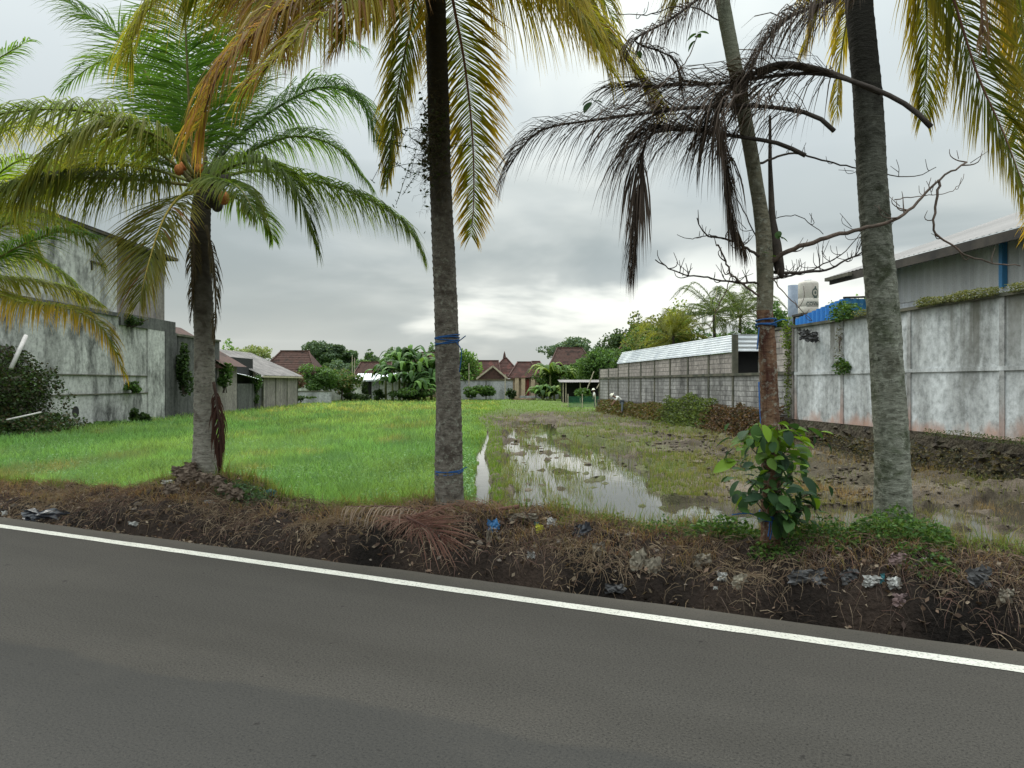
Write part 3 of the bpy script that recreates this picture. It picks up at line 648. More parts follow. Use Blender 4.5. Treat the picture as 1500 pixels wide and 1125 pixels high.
fr(rA, [(313, 560, -.1), (318, 590, -.15), (322, 640, -.15), (322, 690, -.12)], YA, L=.35, g=.8, c0=(.05, .025, .02), c1=(.08, .04, .03), mat='dry', rc=(.08, .05, .04), n=34, face=(0, -1, 0), sweep=1.1, lab='short dark dead frond stub')
for (a, b, c_, r_) in [(328, 290, -.35, .066), (262, 249, -.2, .055), (268, 244, -.1, .05), (292, 246, -.2, .05)]: nut(rA, P(a, b, YA+c_), r_, M['husk'])
for (a, b, c_) in [(320, 270, -.3), (312, 286, -.3), (330, 262, -.1), (305, 296, -.25), (318, 300, -.2)]: nut(rA, P(a, b, YA+c_), .07, M['fascia'])
mm_ = MB()
for i in range(16):
    a = i*2.4; r0 = .08; b0 = P(300, 285-6*(i % 4), YA); d_ = Vector((math.cos(a), math.sin(a), .9)).normalized()
    mm_.tube([b0, b0+d_*.15, b0+d_*.38+Vector((0, 0, .03))], [.05, .035, .018], 6)
mm_.build('leaf_bases', RM((.13, .11, .05)), rA, True)

fr(rA, [(292, 262, .2), (262, 190, .8), (215, 110, 1.2), (150, 90, 1.4), (90, 130, 1.4)], YA, L=.8, g=.4, c0=(.04, .09, .018), c1=(.08, .13, .03), n=95)
fr(rA, [(298, 262, .2), (345, 180, .9), (400, 90, 1.3), (460, 40, 1.5), (530, 70, 1.6)], YA, L=.9, g=.45, c0=(.04, .085, .018), c1=(.07, .13, .03), n=100)
fr(rA, [(296, 262, .1), (310, 150, .3), (322, 60, .5), (350, -40, .6)], YA, L=.9, g=.25, face=(-.1, -1, .1), c0=(.035, .08, .016), c1=(.07, .12, .02), n=95, sweep=.5)
fr(rA, [(292, 264, .2), (240, 215, .5), (190, 205, .8), (120, 230, 1.0), (60, 290, 1.0)], YA, L=.9, g=.55, c0=(.05, .09, .022), c1=(.11, .13, .03), n=95)
fr(rA, [(300, 268, .2), (360, 225, .7), (430, 200, 1.0), (490, 215, 1.1), (540, 270, 1.1)], YA, L=.85, g=.5, c0=(.045, .09, .02), c1=(.09, .15, .03), n=95)
fr(rA, [(288, 262, -.2), (240, 205, -.6), (165, 185, -1.0), (90, 215, -1.4), (30, 290, -1.5)], YA, L=.95, g=.6, c0=(.07, .10, .025), c1=(.17, .16, .035), n=105)
fr(rA, [(286, 268, .1), (215, 246, .4), (130, 240, .6), (50, 262, .7), (-30, 320, .7)], YA, L=.9, g=.65, c0=(.05, .08, .02), c1=(.2, .17, .03), n=105)
# --- palm B: middle
YB = 7.3
rB = empty('palm_tree', P(658, 728, YB), 'tall middle coconut palm with blue twine tied twice round its brown trunk', 'palm tree', 'coconut palms along the road bank')
trunk_mesh([P(659, 745, YB), P(658, 715, YB), P(657, 600, YB), P(653, 450, YB), P(647, 300, YB), P(641, 120, YB), P(637, -30, YB), P(636, -160, YB), P(638, -260, YB)], [.15, .128, .118, .113, .108, .105, .10, .10, .10], mat=M['barkB'], parent=rB, seed=5)
OR0 = (.20, .13, .045); OR1 = (.40, .17, .07)
kw = dict(mat='leaf')
fr(rB, [(636, -200, 0), (570, -110, -.8), (490, -35, -1.4), (400, 25, -1.8), (325, 100, -2), (292, 185, -2)], YB, L=1.15, g=.55, c0=(.16, .14, .035), c1=(.26, .155, .05), rc=(.12, .06, .05), n=150, brown=.35, w=.026, sidebias=(1, 1))
fr(rB, [(636, -200, 0), (560, -160, -.4), (470, -90, -.9), (420, -20, -1.4), (400, 60, -1.7)], YB, L=1.2, g=.5, c0=(.14, .14, .035), c1=(.27, .16, .05), rc=(.2, .1, .05), n=120, brown=.3, w=.026)
fr(rB, [(632, -200, .1), (520, -190, -.2), (380, -110, -.8), (270, -40, -1.2), (205, 30, -1.4), (190, 75, -1.4)], YB, L=1.15, g=.6, c0=(.11, .14, .025), c1=(.24, .20, .04), rc=(.25, .22, .05), n=140)
fr(rB, [(636, -200, -.1), (580, -100, -1.2), (510, -10, -1.9), (430, 60, -2.3), (370, 120, -2.4)], YB, L=1.05, g=.5, c0=(.13, .15, .03), c1=(.25, .18, .05), rc=(.14, .08, .05), n=120, brown=.3)
fr(rB, [(636, -200, 0), (560, -170, -.2), (440, -120, -.7), (330, -60, -1), (280, 0, -1.1)], YB, L=1.2, g=.5, c0=(.09, .14, .025), c1=(.2, .19, .04), n=120)
fr(rB, [(642, -200, -.1), (720, -130, -1.2), (790, -50, -1.8), (860, 40, -2.1), (890, 100, -2.1)], YB, L=.95, g=.5, c0=(.10, .115, .02), c1=(.3, .23, .04), n=120)
fr(rB, [(634, -200, .1), (560, -120, 0), (480, -60, -.4), (400, -30, -.8), (330, 0, -1.1)], YB, L=1.25, g=.5, c0=(.12, .15, .03), c1=(.30, .18, .05), n=120)
fr(rB, [(636, -200, .1), (590, -90, -.5), (540, -10, -.9), (500, 60, -1.1)], YB, L=1.0, g=.4, c0=(.12, .13, .03), c1=(.30, .18, .05), n=100, brown=.15)
fr(rB, [(642, -200, .1), (690, -100, .2), (750, -40, .3), (820, 0, .3), (870, 50, .3)], YB, L=1.15, g=.5, c0=(.08, .105, .02), c1=(.26, .21, .04), n=120)
fr(rB, [(632, -200, .1), (600, -150, .6), (560, -60, 1), (545, 30, 1.1)], YB, L=.9, g=.45, c0=(.08, .12, .02), c1=(.2, .18, .03), n=90)
fr(rB, [(642, -200, .1), (700, -170, .8), (780, -120, 1.4), (860, -40, 1.8), (900, 30, 1.9)], YB, L=1.1, g=.5, c0=(.08, .11, .02), c1=(.25, .2, .03), n=110)
fr(rB, [(630, -180, .2), (615, -60, .6), (600, 40, .8), (580, 150, .8), (566, 265, .7)], YB, L=.62, g=.3, face=(-.3, -1, .1), c0=(.05, .085, .015), c1=(.26, .20, .03), rc=(.14, .13, .04), n=110, sweep=.85)
fr(rB, [(640, -180, .1), (660, -20, .4), (680, 90, .5), (692, 200, .5), (694, 290, .45), (690, 345, .4)], YB, L=.66, g=.16, face=(.1, -1, 0), c0=(.055, .085, .014), c1=(.33, .21, .03), rc=(.26, .13, .08), n=120, sweep=.62)
fr(rB, [(642, -200, 0), (700, -110, -.5), (780, -40, -1), (850, 12, -1.3), (912, 80, -1.5), (962, 150, -1.5)], YB, L=1.0, g=.5, c0=(.10, .115, .02), c1=(.30, .23, .04), rc=(.16, .12, .05), n=150, w=.027, brown=.08)
fr(rB, [(642, -200, .1), (700, -160, .2), (780, -90, .2), (850, -10, .1), (885, 60, 0)], YB, L=1.2, g=.5, c0=(.09, .11, .02), c1=(.28, .22, .04), rc=(.16, .12, .05), n=130, w=.027)
fr(rB, [(640, -210, -.2), (690, -200, -1.0), (760, -100, -1.9), (830, -20, -2.4)], YB, L=1.0, g=.5, c0=(.11, .12, .025), c1=(.26, .2, .04), n=110)
fr(rB, [(636, -210, -.2), (600, -210, -.9), (520, -130, -1.8), (440, -50, -2.2)], YB, L=1.0, g=.5, c0=(.12, .13, .03), c1=(.30, .19, .05), n=110, brown=.15)
fr(rB, [(636, -210, .3), (600, -190, 1.2), (520, -140, 2.2), (430, -60, 3), (380, 40, 3.3)], YB, L=.95, g=.55, c0=(.06, .12, .02), c1=(.12, .17, .03), n=120)
# --- palm C: right
YC = 5.85
rC = empty('palm_tree', P(1310, 758, YC), 'tallest thick coconut palm with a mossy lichen-spotted trunk at the right', 'palm tree', 'coconut palms along the road bank')
trunk_mesh([P(1308, 790, YC), P(1308, 740, YC), P(1306, 640, YC), P(1297, 500, YC), P(1287, 380, YC), P(1279, 280, YC), P(1271, 150, YC), P(1258, 0, YC), P(1250, -120, YC), P(1248, -330, YC)], [.155, .133, .127, .121, .115, .110, .106, .102, .10, .10, .10], mat=M['barkC'], parent=rC, seed=9, knob=.03, amp=.03, ring=.09)
fr(rC, [(1250, -330, 0), (1330, -180, .5), (1390, -20, .9), (1432, 110, 1), (1472, 200, 1), (1512, 310, 1)], YC, L=.95, g=.2, face=(.2, -1, .1), c0=(.045, .07, .012), c1=(.20, .16, .025), rc=(.22, .10, .08), n=140, sweep=.7)
fr(rC, [(1250, -330, 0), (1360, -260, 1), (1450, -120, 1.8), (1500, 60, 2.2), (1525, 230, 2.2), (1510, 340, 2.1)], YC, L=.85, g=.2, face=(.1, -1, .1), c0=(.06, .075, .012), c1=(.46, .29, .03), rc=(.25, .14, .06), n=130, sweep=.6)
fr(rC, [(1250, -330, .1), (1320, -220, .8), (1350, -80, 1.3), (1358, 60, 1.5), (1352, 170, 1.5)], YC, L=.85, g=.4, face=(0, -1, .2), c0=(.05, .075, .012), c1=(.22, .17, .03), n=110)
fr(rC, [(1250, -330, -.1), (1340, -230, -.3), (1410, -120, -.4), (1435, -10, -.45), (1440, 60, -.45)], YC, L=.50, g=.8, c0=(.17, .11, .06), c1=(.28, .17, .09), mat='dry', rc=(.2, .12, .08), n=80, w=.02, lab='faded pinkish brown frond')
fr(rC, [(1248, -330, 0), (1225, -200, .4), (1215, -80, .7), (1195, 20, .8), (1180, 70, .8)], YC, L=.6, g=.45, c0=(.12, .12, .02), c1=(.33, .25, .05), n=100)
fr(rC, [(1250, -330, 0), (1290, -200, .9), (1262, -60, 1.3), (1235, 60, 1.5), (1225, 170, 1.5)], YC, L=.55, g=.5, c0=(.13, .13, .02), c1=(.33, .26, .05), n=90)
fr(rC, [(1250, -330, 0), (1400, -280, .2), (1520, -150, .2), (1600, 20, .2)], YC, L=1.2, g=.4, c0=(.05, .07, .015), c1=(.15, .14, .03), n=120)
fr(rC, [(1248, -330, 0), (1120, -250, .2), (1040, -130, .2), (1000, -10, .1)], YC, L=1.0, g=.45, c0=(.06, .08, .02), c1=(.2, .16, .04), n=100)
fr(rC, [(1250, -330, 0), (1340, -300, .8), (1430, -200, 1.4), (1490, -80, 1.8), (1520, 40, 2)], YC, L=1.1, g=.35, c0=(.055, .075, .012), c1=(.25, .2, .03), n=120)
fr(rC, [(1250, -330, 0), (1380, -230, .6), (1470, -90, 1.0), (1500, 60, 1.2), (1490, 200, 1.2)], YC, L=.95, g=.3, face=(0, -1, .1), c0=(.05, .07, .012), c1=(.28, .2, .025), n=120)
# --- palm E: beyond the left edge, its fronds reach in
YE = 9.6
rE = empty('palm_tree', P(-130, 700, YE), 'coconut palm standing past the left edge, only its yellowing fronds reaching in', 'palm tree', 'coconut palms along the road bank')
trunk_mesh([P(-130, 712, YE), P(-125, 600, YE), P(-112, 470, YE), P(-100, 395, YE)], [.16, .13, .12, .11], mat=M['barkA'], parent=rE, seed=3)
fr(rE, [(-100, 400, 0), (-40, 415, -.4), (30, 442, -.8), (100, 452, -1.1), (150, 480, -1.3), (180, 545, -1.3)], YE, L=.60, g=.5, c0=(.08, .12, .025), c1=(.42, .26, .03), rc=(.28, .26, .07), n=110)
fr(rE, [(-100, 400, 0), (-30, 405, .3), (50, 412, .5), (110, 425, .6), (145, 445, .6)], YE, L=.62, g=.5, c0=(.10, .15, .03), c1=(.25, .21, .04), rc=(.26, .26, .08), n=100)
fr(rE, [(-100, 395, 0), (-30, 390, -.4), (30, 360, -.7), (90, 338, -.9), (140, 345, -1)], YE, L=.62, g=.35, c0=(.04, .10, .02), c1=(.10, .16, .03), n=90)
fr(rE, [(-100, 390, 0), (-50, 310, -.2), (10, 245, -.4), (60, 232, -.6), (90, 262, -.7)], YE, L=.62, g=.4, c0=(.09, .16, .02), c1=(.20, .22, .04), rc=(.2, .25, .08), n=90)
fr(rE, [(-100, 390, 0), (-60, 290, .5), (-10, 262, .8), (55, 272, .9), (82, 330, .9)], YE, L=.55, g=.45, c0=(.12, .18, .02), c1=(.30, .26, .04), n=90)
fr(rE, [(-100, 388, 0), (-90, 300, -.5), (-70, 200, -.9), (-30, 110, -1.3), (40, 60, -1.5)], YE, L=.6, g=.35, c0=(.05, .1, .02), n=80)
fr(rE, [(-100, 388, 0), (-70, 330, .3), (-30, 300, .5), (20, 320, .6), (60, 380, .6)], YE, L=.6, g=.45, c0=(.09, .14, .03), c1=(.3, .24, .04), n=80)
fr(rE, [(-100, 388, 0), (-180, 330, .3), (-260, 330, .5), (-330, 400, .6)], YE, L=.6, g=.45, n=80)
fr(rE, [(-100, 388, 0), (-160, 400, -.6), (-220, 450, -1), (-260, 520, -1.1)], YE, L=.6, g=.45, n=80)

fr(rE, [(-100, 388, 0), (-50, 250, .2), (10, 190, .5), (80, 190, .8), (130, 240, .9)], YE, L=.8, g=.5, c0=(.09, .13, .025), c1=(.28, .22, .04), n=95)
fr(rE, [(-100, 392, 0), (-30, 350, -.3), (40, 318, -.6), (110, 335, -.8), (150, 390, -.8)], YE, L=.7, g=.5, c0=(.06, .11, .02), c1=(.2, .19, .04), n=90)
fr(rE, [(-100, 392, 0), (-40, 380, .6), (30, 375, 1), (90, 400, 1.2), (120, 440, 1.2)], YE, L=.7, g=.5, c0=(.06, .11, .02), c1=(.16, .17, .04), n=90)
# --- blue twine
def rope_ring(px_, py_, Yc, r, label, turns=3, tail=None, dz=.012):
    m_ = MB(); c_ = P(px_, py_, Yc)
    for k_ in range(turns):
        o_ = Vector((0, 0, random.uniform(-dz, dz)*2)); tl = random.uniform(-.25, .25)
        m_.tube([c_+o_+Vector((math.cos(a)*r, math.sin(a)*r, tl*math.cos(a+k_)*r)) for a in np.linspace(0, 2*math.pi, 25)], .006, 6, False)
    for tl_ in (tail or []): m_.tube(spline([P(*q) for q in tl_], 14), .005, 6)
    return tag(m_.build('twine', M['rope'], None, True), label, 'twine', 'blue twine tied to trunks')
rope_ring(655, 497, YB, .121, 'blue twine wound round the middle palm just above head height', 5, [[(672, 500, 7.17), (682, 492, 7.1)], [(668, 500, 7.17), (676, 515, 7.17), (673, 545, 7.18)]], .02)
rope_ring(658, 689, YB, .137, 'blue twine wound round the middle palm near its foot', 3, [[(676, 688, 7.2), (684, 684, 7.2)]])
rope_ring(1122, 474, 5.66, .074, 'blue twine tied round the leaning tree where the bark is torn', 4, [[(1112, 480, 5.6), (1110, 500, 5.58), (1109, 512, 5.58)], [(1130, 474, 5.58), (1147, 468, 5.6), (1153, 470, 5.6)]], .02)
rope_ring(1129, 757, 5.66, .082, 'blue twine round the leaning tree base with loose pale ends', 3, [[(1118, 757, 5.57), (1095, 752, 5.5), (1072, 754, 5.48)], [(1130, 760, 5.55), (1131, 775, 5.53), (1128, 790, 5.5)], [(1128, 760, 5.55), (1127, 775, 5.53), (1125, 786, 5.5)]])
# epiphyte on palm B
ep = empty('climbing_plant', P(640, 225, YB), 'dark straggly climber with small leaves clinging high on the middle palm trunk', 'climber')
ns = 700; a = rng.uniform(0, 6.28, ns); hh = rng.normal(0, .24, ns); rr = .09+np.abs(rng.normal(0, .03, ns)); c_ = P(641, 215, YB-.03)
leafquads('leaves', np.stack([c_.x+np.cos(a)*rr-.03, c_.y+np.sin(a)*rr, c_.z+hh], 1), rng.uniform(.03, .07, ns), mixc([(.03, .045, .015), (.05, .07, .02), (.06, .05, .03)], ns), parent=ep, kind='stuff')
m_ = MB(); lp = []
for (x1, y1) in [(565, 270), (575, 235), (548, 205), (590, 285), (560, 250), (600, 260), (720, 215), (600, 200), (580, 300), (545, 265)]:
    y0 = 200+random.uniform(0, 60); pts = spline([P(632, y0, YB-.1), P((632+x1)/2, y0-8+random.uniform(-10, 14), YB-.2), P(x1, y1, YB-.3+random.uniform(-.2, .2))], 12)
    m_.tube(pts, .003, 4)
    for q in pts[3:]:
        for k_ in range(2): lp.append(q+np.array([random.gauss(0, .014) for _ in range(3)]))
m_.build('stems', M['twigdark'], ep)
lp = np.array(lp); leafquads('leaf_sprays', lp, rng.uniform(.035, .06, len(lp)), mixc([(.03, .06, .015), (.05, .09, .02)], len(lp)), parent=ep, kind='stuff', aspect=.3)
lp = rng.normal(size=(2600, 3))*.45
blm = strands('aerial_roots', np.stack([c_.x+rng.normal(0, .09, 700)-.02, c_.y-.12+rng.normal(0, .05, 700), c_.z+rng.normal(0, .25, 700)], 1), rng.uniform(.08, .25, 700), .003, mixc([(.06, .05, .035), (.10, .09, .06)], 700), parent=ep); blm['kind'] = 'stuff'

# ------------------------------------------------------------------ leaning tree with dead branches
YD = 5.66
rD = empty('leaning_tree', P(1130, 782, YD), 'slender leaning tree with torn reddish bark, bare twigs and big leaves sprouting low', 'tree')
trunk_mesh([P(1131, 800, YD), P(1130, 760, YD), P(1129, 640, YD), P(1125, 520, YD), P(1120, 455, YD)], [.085, .072, .068, .066, .062], ring=3, amp=0, mat=M['barkRed'], parent=rD, seed=2, knob=.10, n=20, name='lower_trunk')
trunk_mesh([P(1120, 462, YD), P(1121, 400, YD), P(1117, 330, YD), P(1106, 260, YD), P(1092, 180, YD), P(1075, 90, YD), P(1058, 0, YD), P(1040, -110, YD), P(1030, -220, YD)], [.058, .062, .055, .055, .056, .055, .054, .05, .045], ring=3, amp=0, mat=M['barkD'], parent=rD, seed=4, knob=.03, n=20, name='upper_trunk')
def br(ps, r0, r1, mat='twig', twigs=6, tl=.16, root=None, up=.8):
    pts = spline([P(a, b, YD+c) for a, b, c in ps], max(10, 4*len(ps))); m_ = MB()
    pts = [np.array(p)+np.array([random.gauss(0, .004) for _ in range(3)]) for p in pts]
    m_.tube(pts, list(np.linspace(r0, r1, len(pts))), 7)
    for k_ in range(twigs):
        i = random.randint(3, len(pts)-1); p = Vector(pts[i]); d = Vector((random.gauss(0, 1), random.gauss(0, .6), random.uniform(-.2, 1)*up)).normalized()
        q = p+d*tl*random.uniform(.4, 1); w_ = q+Vector((random.gauss(0, .02), 0, .06*random.uniform(.3, 1)+.02)); m_.tube(spline([p, p*.4+q*.6+Vector((0, 0, -.015)), q, w_], 8), list(np.linspace(min(r1*1.1, .006), .002, 8)), 5)
        if random.random() < .5:
            q2 = q+Vector((random.gauss(0, .05), random.gauss(0, .03), random.uniform(.02, .08))); m_.tube([p*.5+q*.5, q2], [.003, .0018], 5)
    return m_.build('branch', M[mat], root or rD, True)
br([(1124, 388, 0), (1150, 370, -.1), (1200, 352, -.25), (1250, 338, -.3), (1310, 322, -.32), (1350, 290, -.3), (1378, 260, -.3), (1400, 248, -.3), (1416, 238, -.3)], .020, .006, twigs=8)
br([(1376, 264, -.3), (1371, 300, -.3), (1369, 340, -.28), (1400, 362, -.25), (1412, 372, -.25), (1455, 386, -.25), (1493, 388, -.25)], .010, .004, twigs=4, tl=.1)
br([(1312, 292, -.3), (1345, 288, -.2), (1385, 284, -.1), (1405, 270, 0), (1412, 255, 0)], .004, .002, twigs=3, tl=.08)
br([(1124, 396, 0), (1150, 400, .1), (1210, 396, .2), (1235, 382, .25), (1262, 370, .3), (1300, 352, .3)], .014, .004, 'twigdark', 16, .2)
br([(1124, 410, .05), (1165, 402, .3), (1200, 390, .5), (1240, 366, .6), (1262, 340, .6)], .010, .003, 'twigdark', 16, .2)
br([(1120, 380, 0), (1090, 362, -.1), (1065, 350, -.2), (1035, 344, -.3), (1020, 322, -.3)], .012, .004, 'twigdark', 6, .15)
br([(1060, 350, -.2), (1038, 345, -.2), (1010, 350, -.2), (993, 344, -.2)], .005, .002, 'twigdark', 3, .1)
br([(1116, 414, 0), (1080, 414, -.1), (1040, 407, -.2), (1005, 402, -.3), (985, 396, -.3), (960, 380, -.35)], .009, .004, 'twigdark', 12, .12)
br([(1118, 440, 0), (1100, 425, -.05), (1072, 402, -.15), (1062, 380, -.2), (1053, 358, -.2)], .009, .006, 'twig', 5, .1)
br([(1072, 402, -.15), (1062, 430, -.15), (1050, 455, -.2), (1040, 478, -.2)], .004, .003, 'twig', 1, .05)
br([(1108, 240, 0), (1160, 225, .2), (1210, 236, .3), (1250, 246, .4), (1290, 254, .4), (1340, 258, .4), (1372, 246, .4)], .010, .003, 'twigdark', 9, .12)
br([(1148, 350, .1), (1120, 330, .1), (1160, 315, .1), (1190, 330, .1), (1205, 342, .1)], .004, .003, 'twigdark', 5, .1)
br([(1088, 170, 0), (1040, 130, -.2), (1010, 120, -.3), (960, 128, -.4), (900, 160, -.4), (868, 145, -.4)], .008, .003, 'twigdark', 3, .1)
br([(1052, 30, 0), (1020, 12, -.1), (990, 10, -.1), (940, 22, -.1), (905, 20, -.1)], .006, .003, 'twigdark', 3, .1)
br([(960, 128, -.4), (1000, 95, -.4), (1015, 70, -.4), (1022, 50, -.4)], .005, .003, 'twig', 1, .05)
br([(1125, 395, 0), (1140, 420, -.1), (1165, 445, -.15), (1190, 470, -.2)], .006, .002, 'twig', 4, .1)
br([(1122, 385, 0), (1100, 330, .1), (1080, 290, .2), (1060, 240, .2)], .006, .003, 'twigdark', 4, .1)
# big leaves
def leafmesh(L, w, name='leaf', c=(.06, .14, .02)):
    V = []; n_ = 7
    for i in range(n_):
        u = i/(n_-1); hw = w*math.sin(math.pi*min(1, u*.92+.06))**.7*.5; dz = -.25*L*u*u
        V += [(u*L, -hw, dz+.12*hw*2), (u*L, 0, dz), (u*L, hw, dz+.12*hw*2)]
    Fs = [];
    for i in range(n_-1):
        a = i*3; Fs += [(a, a+3, a+4, a+1), (a+1, a+4, a+5, a+2)]
    m_ = mesh_np(name, V, Fs, np.tile(np.array(c), (len(V), 1)), M['foliage'], None, True, 4); return m_
def bigleaves(root, spots, L, w, cols, base=None):
    protos = []
    for c_ in cols:
        p_ = leafmesh(L, w, 'leaf', c_); protos.append(p_)
    used = set(); rd0 = root
    for (px_, py_, dY, yaw, pitch, sc_, ci) in spots:
        pr = protos[ci]
        o = pr if ci not in used else pr.copy()
        if ci in used: COL.objects.link(o)
        used.add(ci)
        o.parent = root; o.matrix_parent_inverse = pmat(root).inverted()
        o.location = P(px_, py_, YD+dY); o.rotation_euler = (random.gauss(0, .3), pitch, yaw); o.scale = (sc_,)*3
    for i, p_ in enumerate(protos):
        if i not in used: bpy.data.objects.remove(p_)
LC = [(.03, .07, .025), (.045, .10, .025), (.14, .24, .02), (.025, .055, .028), (.08, .15, .02)]
spots = []
for i in range(300):
    px_ = random.gauss(1133, 27); py_ = random.uniform(618, 768); dY = random.uniform(-.35, .3)
    if py_ > 735 and px_ < 1128: px_ += 36
    if abs(px_-1131) < 14 and dY > -.1: dY -= .25
    bright = 2 if (py_ < 655 and random.random() < .22) or random.random() < .05 else (4 if py_ < 680 and random.random() < .5 else random.choice([0, 1, 3, 0]))
    yaw = math.atan2(random.gauss(-.4, .9), (px_-1131)/34+random.gauss(0, .7)); spots.append((px_, py_, dY, yaw, random.uniform(-.5, 1.2), random.uniform(.45, 1.05), bright))
spots += [(1078, 676, -.2, 3.1, .3, 1.3, 2), (1092, 725, -.2, 3.3, .7, 1.1, 2), (1100, 640, 0, 2.9, .1, 1.1, 4), (1160, 640, 0, .2, .2, 1.2, 2), (1176, 700, -.2, -.2, .8, 1.3, 3), (1182, 720, -.2, -.2, 1, 1.2, 0)]
spots += [(1020, 52, -.4, 1, -.4, .55, 1), (1022, 48, -.4, .1, -.2, .6, 1), (1020, 50, -.4, 3.0, .4, .6, 1), (1018, 60, -.4, 2.6, .7, .6, 1), (868, 145, -.4, 2.4, 0, .7, 0), (866, 150, -.4, 3.6, .8, .7, 0), (870, 148, -.4, .4, -.2, .5, 1),
          (1074, 232, -.2, 1.5, 0, .35, 4), (1140, 350, -.1, 1.2, -1.2, .6, 1), (1140, 346, -.1, 0, .3, .6, 1), (1128, 376, -.1, .4, -.3, .4, 4), (1126, 372, -.1, 2.4, -.6, .4, 1), (960, 160, -.4, 3, .5, .5, 1), (935, 75, -.3, 1, .5, .4, 1)]
bigleaves(rD, spots, .135, .088, LC)
m_ = MB()
for i in range(16):
    a = random.uniform(-.3, .3); x1 = random.gauss(1132, 28); y1 = random.uniform(650, 750)
    m_.tube(spline([P(1131, y1+30, YD-.03), P((1131+x1)/2, y1+15, YD-.1), P(x1, y1, YD-.15)], 8), .004, 5)
m_.build('sprout_stems', M['twig'], rD)

# dead fronds caught in the leaning tree
DK = dict(mat='dry', c0=(.06, .045, .037), c1=(.10, .075, .06), rc=(.05, .04, .034), wild=.16)
def dead(label, ps, butt=True, **kw):
    a = dict(DK); a.update(kw); root = empty('dead_frond', P(*[ps[0][0], ps[0][1], YD+ps[0][2]]), label, 'dead frond', 'dead fronds hung up in the leaning tree')
    return frond(root, [P(x, y, YD+d) for x, y, d in ps], **a)
dead('dead frond with the longest bare stalk arching right across the mossy palm', [(1364, 186, -.75), (1330, 155, -.7), (1270, 126, -.6), (1200, 108, -.4), (1130, 112, -.3), (1060, 122, -.3), (980, 125, -.3), (900, 128, -.3)], L=1.05, g=.5, n=95, start=.3, rr=(.019, .007), w=.014, sweep=.9)
dead('dead frond sweeping furthest left to a drooping tip', [(1222, 192, -.5), (1190, 168, -.45), (1120, 156, -.4), (1040, 156, -.4), (960, 164, -.4), (870, 176, -.4), (790, 192, -.4), (748, 240, -.4), (738, 262, -.4)], L=.75, g=.5, n=105, start=.08, rr=(.017, .005), w=.013, sweep=.8)
dead('dead frond with a splintered stalk end left of the mossy palm', [(1180, 228, -.4), (1140, 210, -.35), (1080, 200, -.3), (1010, 190, -.3), (950, 200, -.35), (940, 265, -.4), (934, 330, -.4), (928, 395, -.4)], L=.74, g=.7, n=130, start=.2, rr=(.016, .005), w=.016, sweep=1.2)
dead('dead frond hanging in a long bunch beside the leaning trunk', [(1110, 105, -.25), (1070, 130, -.3), (1050, 170, -.35), (1060, 240, -.35), (1068, 320, -.35), (1085, 360, -.3)], L=.55, g=.8, n=120, start=.05, rr=(.018, .005), w=.014, sweep=1.1)
dead('dead frond dangling over the top of the leaning tree', [(1300, -20, -.3), (1220, 0, -.3), (1150, 30, -.3), (1110, 80, -.3), (1085, 150, -.3)], L=.6, g=.6, n=110, start=.1, rr=(.014, .005), w=.014)
dead('dead frond fringe between the canopy and the leaning tree', [(1130, -60, -.2), (1050, -20, -.2), (980, 30, -.2), (930, 60, -.2), (985, 85, -.2), (1000, 140, -.2)], L=.4, g=.9, n=90, start=.1, rr=(.014, .004), w=.013)
sp = MB(); sp.tube([P(1128, 170, YD+.1), P(1128, 240, YD+.1), P(1131, 320, YD+.08), P(1136, 360, YD+.05), P(1142, 395, YD), P(1146, 408, YD)], [.010, .016, .028, .048, .04, .01], 8)
tag(sp.build('flower_sheath', M['twigdark'], None, True), 'dry brown palm sheath wedged upright beside the leaning trunk', 'palm sheath')
sp = MB(); sp.tube(spline([P(1108, 108, YD-.3), P(1150, 95, YD-.35), P(1220, 108, YD-.45), P(1290, 138, YD-.6)], 12), list(np.linspace(.035, .012, 12)), 8)
tag(sp.build('frond_stalk', M['twigdark'], None, True), 'broad dry frond stalk lying across the leaning tree', 'frond stalk')

# ------------------------------------------------------------------ fallen fronds, husks, litter on the bank
def groundfrond(label, ps, **kw):
    root = empty('fallen_frond', P(*ps[0]), label, 'fallen frond', 'fallen fronds on the bank')
    return frond(root, [P(*q) for q in ps], **kw)
groundfrond('fallen coconut frond with bleached leaflets draped over the bank', [(720, 756, 6.95), (650, 750, 7.0), (580, 742, 7.0), (505, 742, 7.1)], L=.48, g=.9, n=24, face=(0, -.4, 1), c0=(.22, .16, .12), c1=(.30, .24, .19), mat='dry', rc=(.14, .08, .06), w=.02, rr=(.014, .006), wild=.18, sidebias=(0, 1), sweep=.3, start=.35)
groundfrond('fallen reddish frond fanning down to the road edge', [(596, 758, 6.8), (614, 766, 6.72), (632, 776, 6.64), (645, 786, 6.58)], L=.52, g=.10, n=22, face=(0, -1, .3), minl=.9, c0=(.13, .06, .048), c1=(.20, .12, .09), mat='dry', rc=(.10, .05, .04), w=.013, sweep=.95, start=.05, rr=(.012, .006), wild=.14)
groundfrond('fallen dull frond lying left to right at the middle palm', [(760, 742, 7.0), (690, 752, 6.9), (620, 762, 6.8), (560, 760, 6.85)], L=.4, g=.3, n=50, face=(0, -.6, 1), c0=(.14, .08, .06), mat='dry', rc=(.16, .08, .06), w=.014, start=.1)
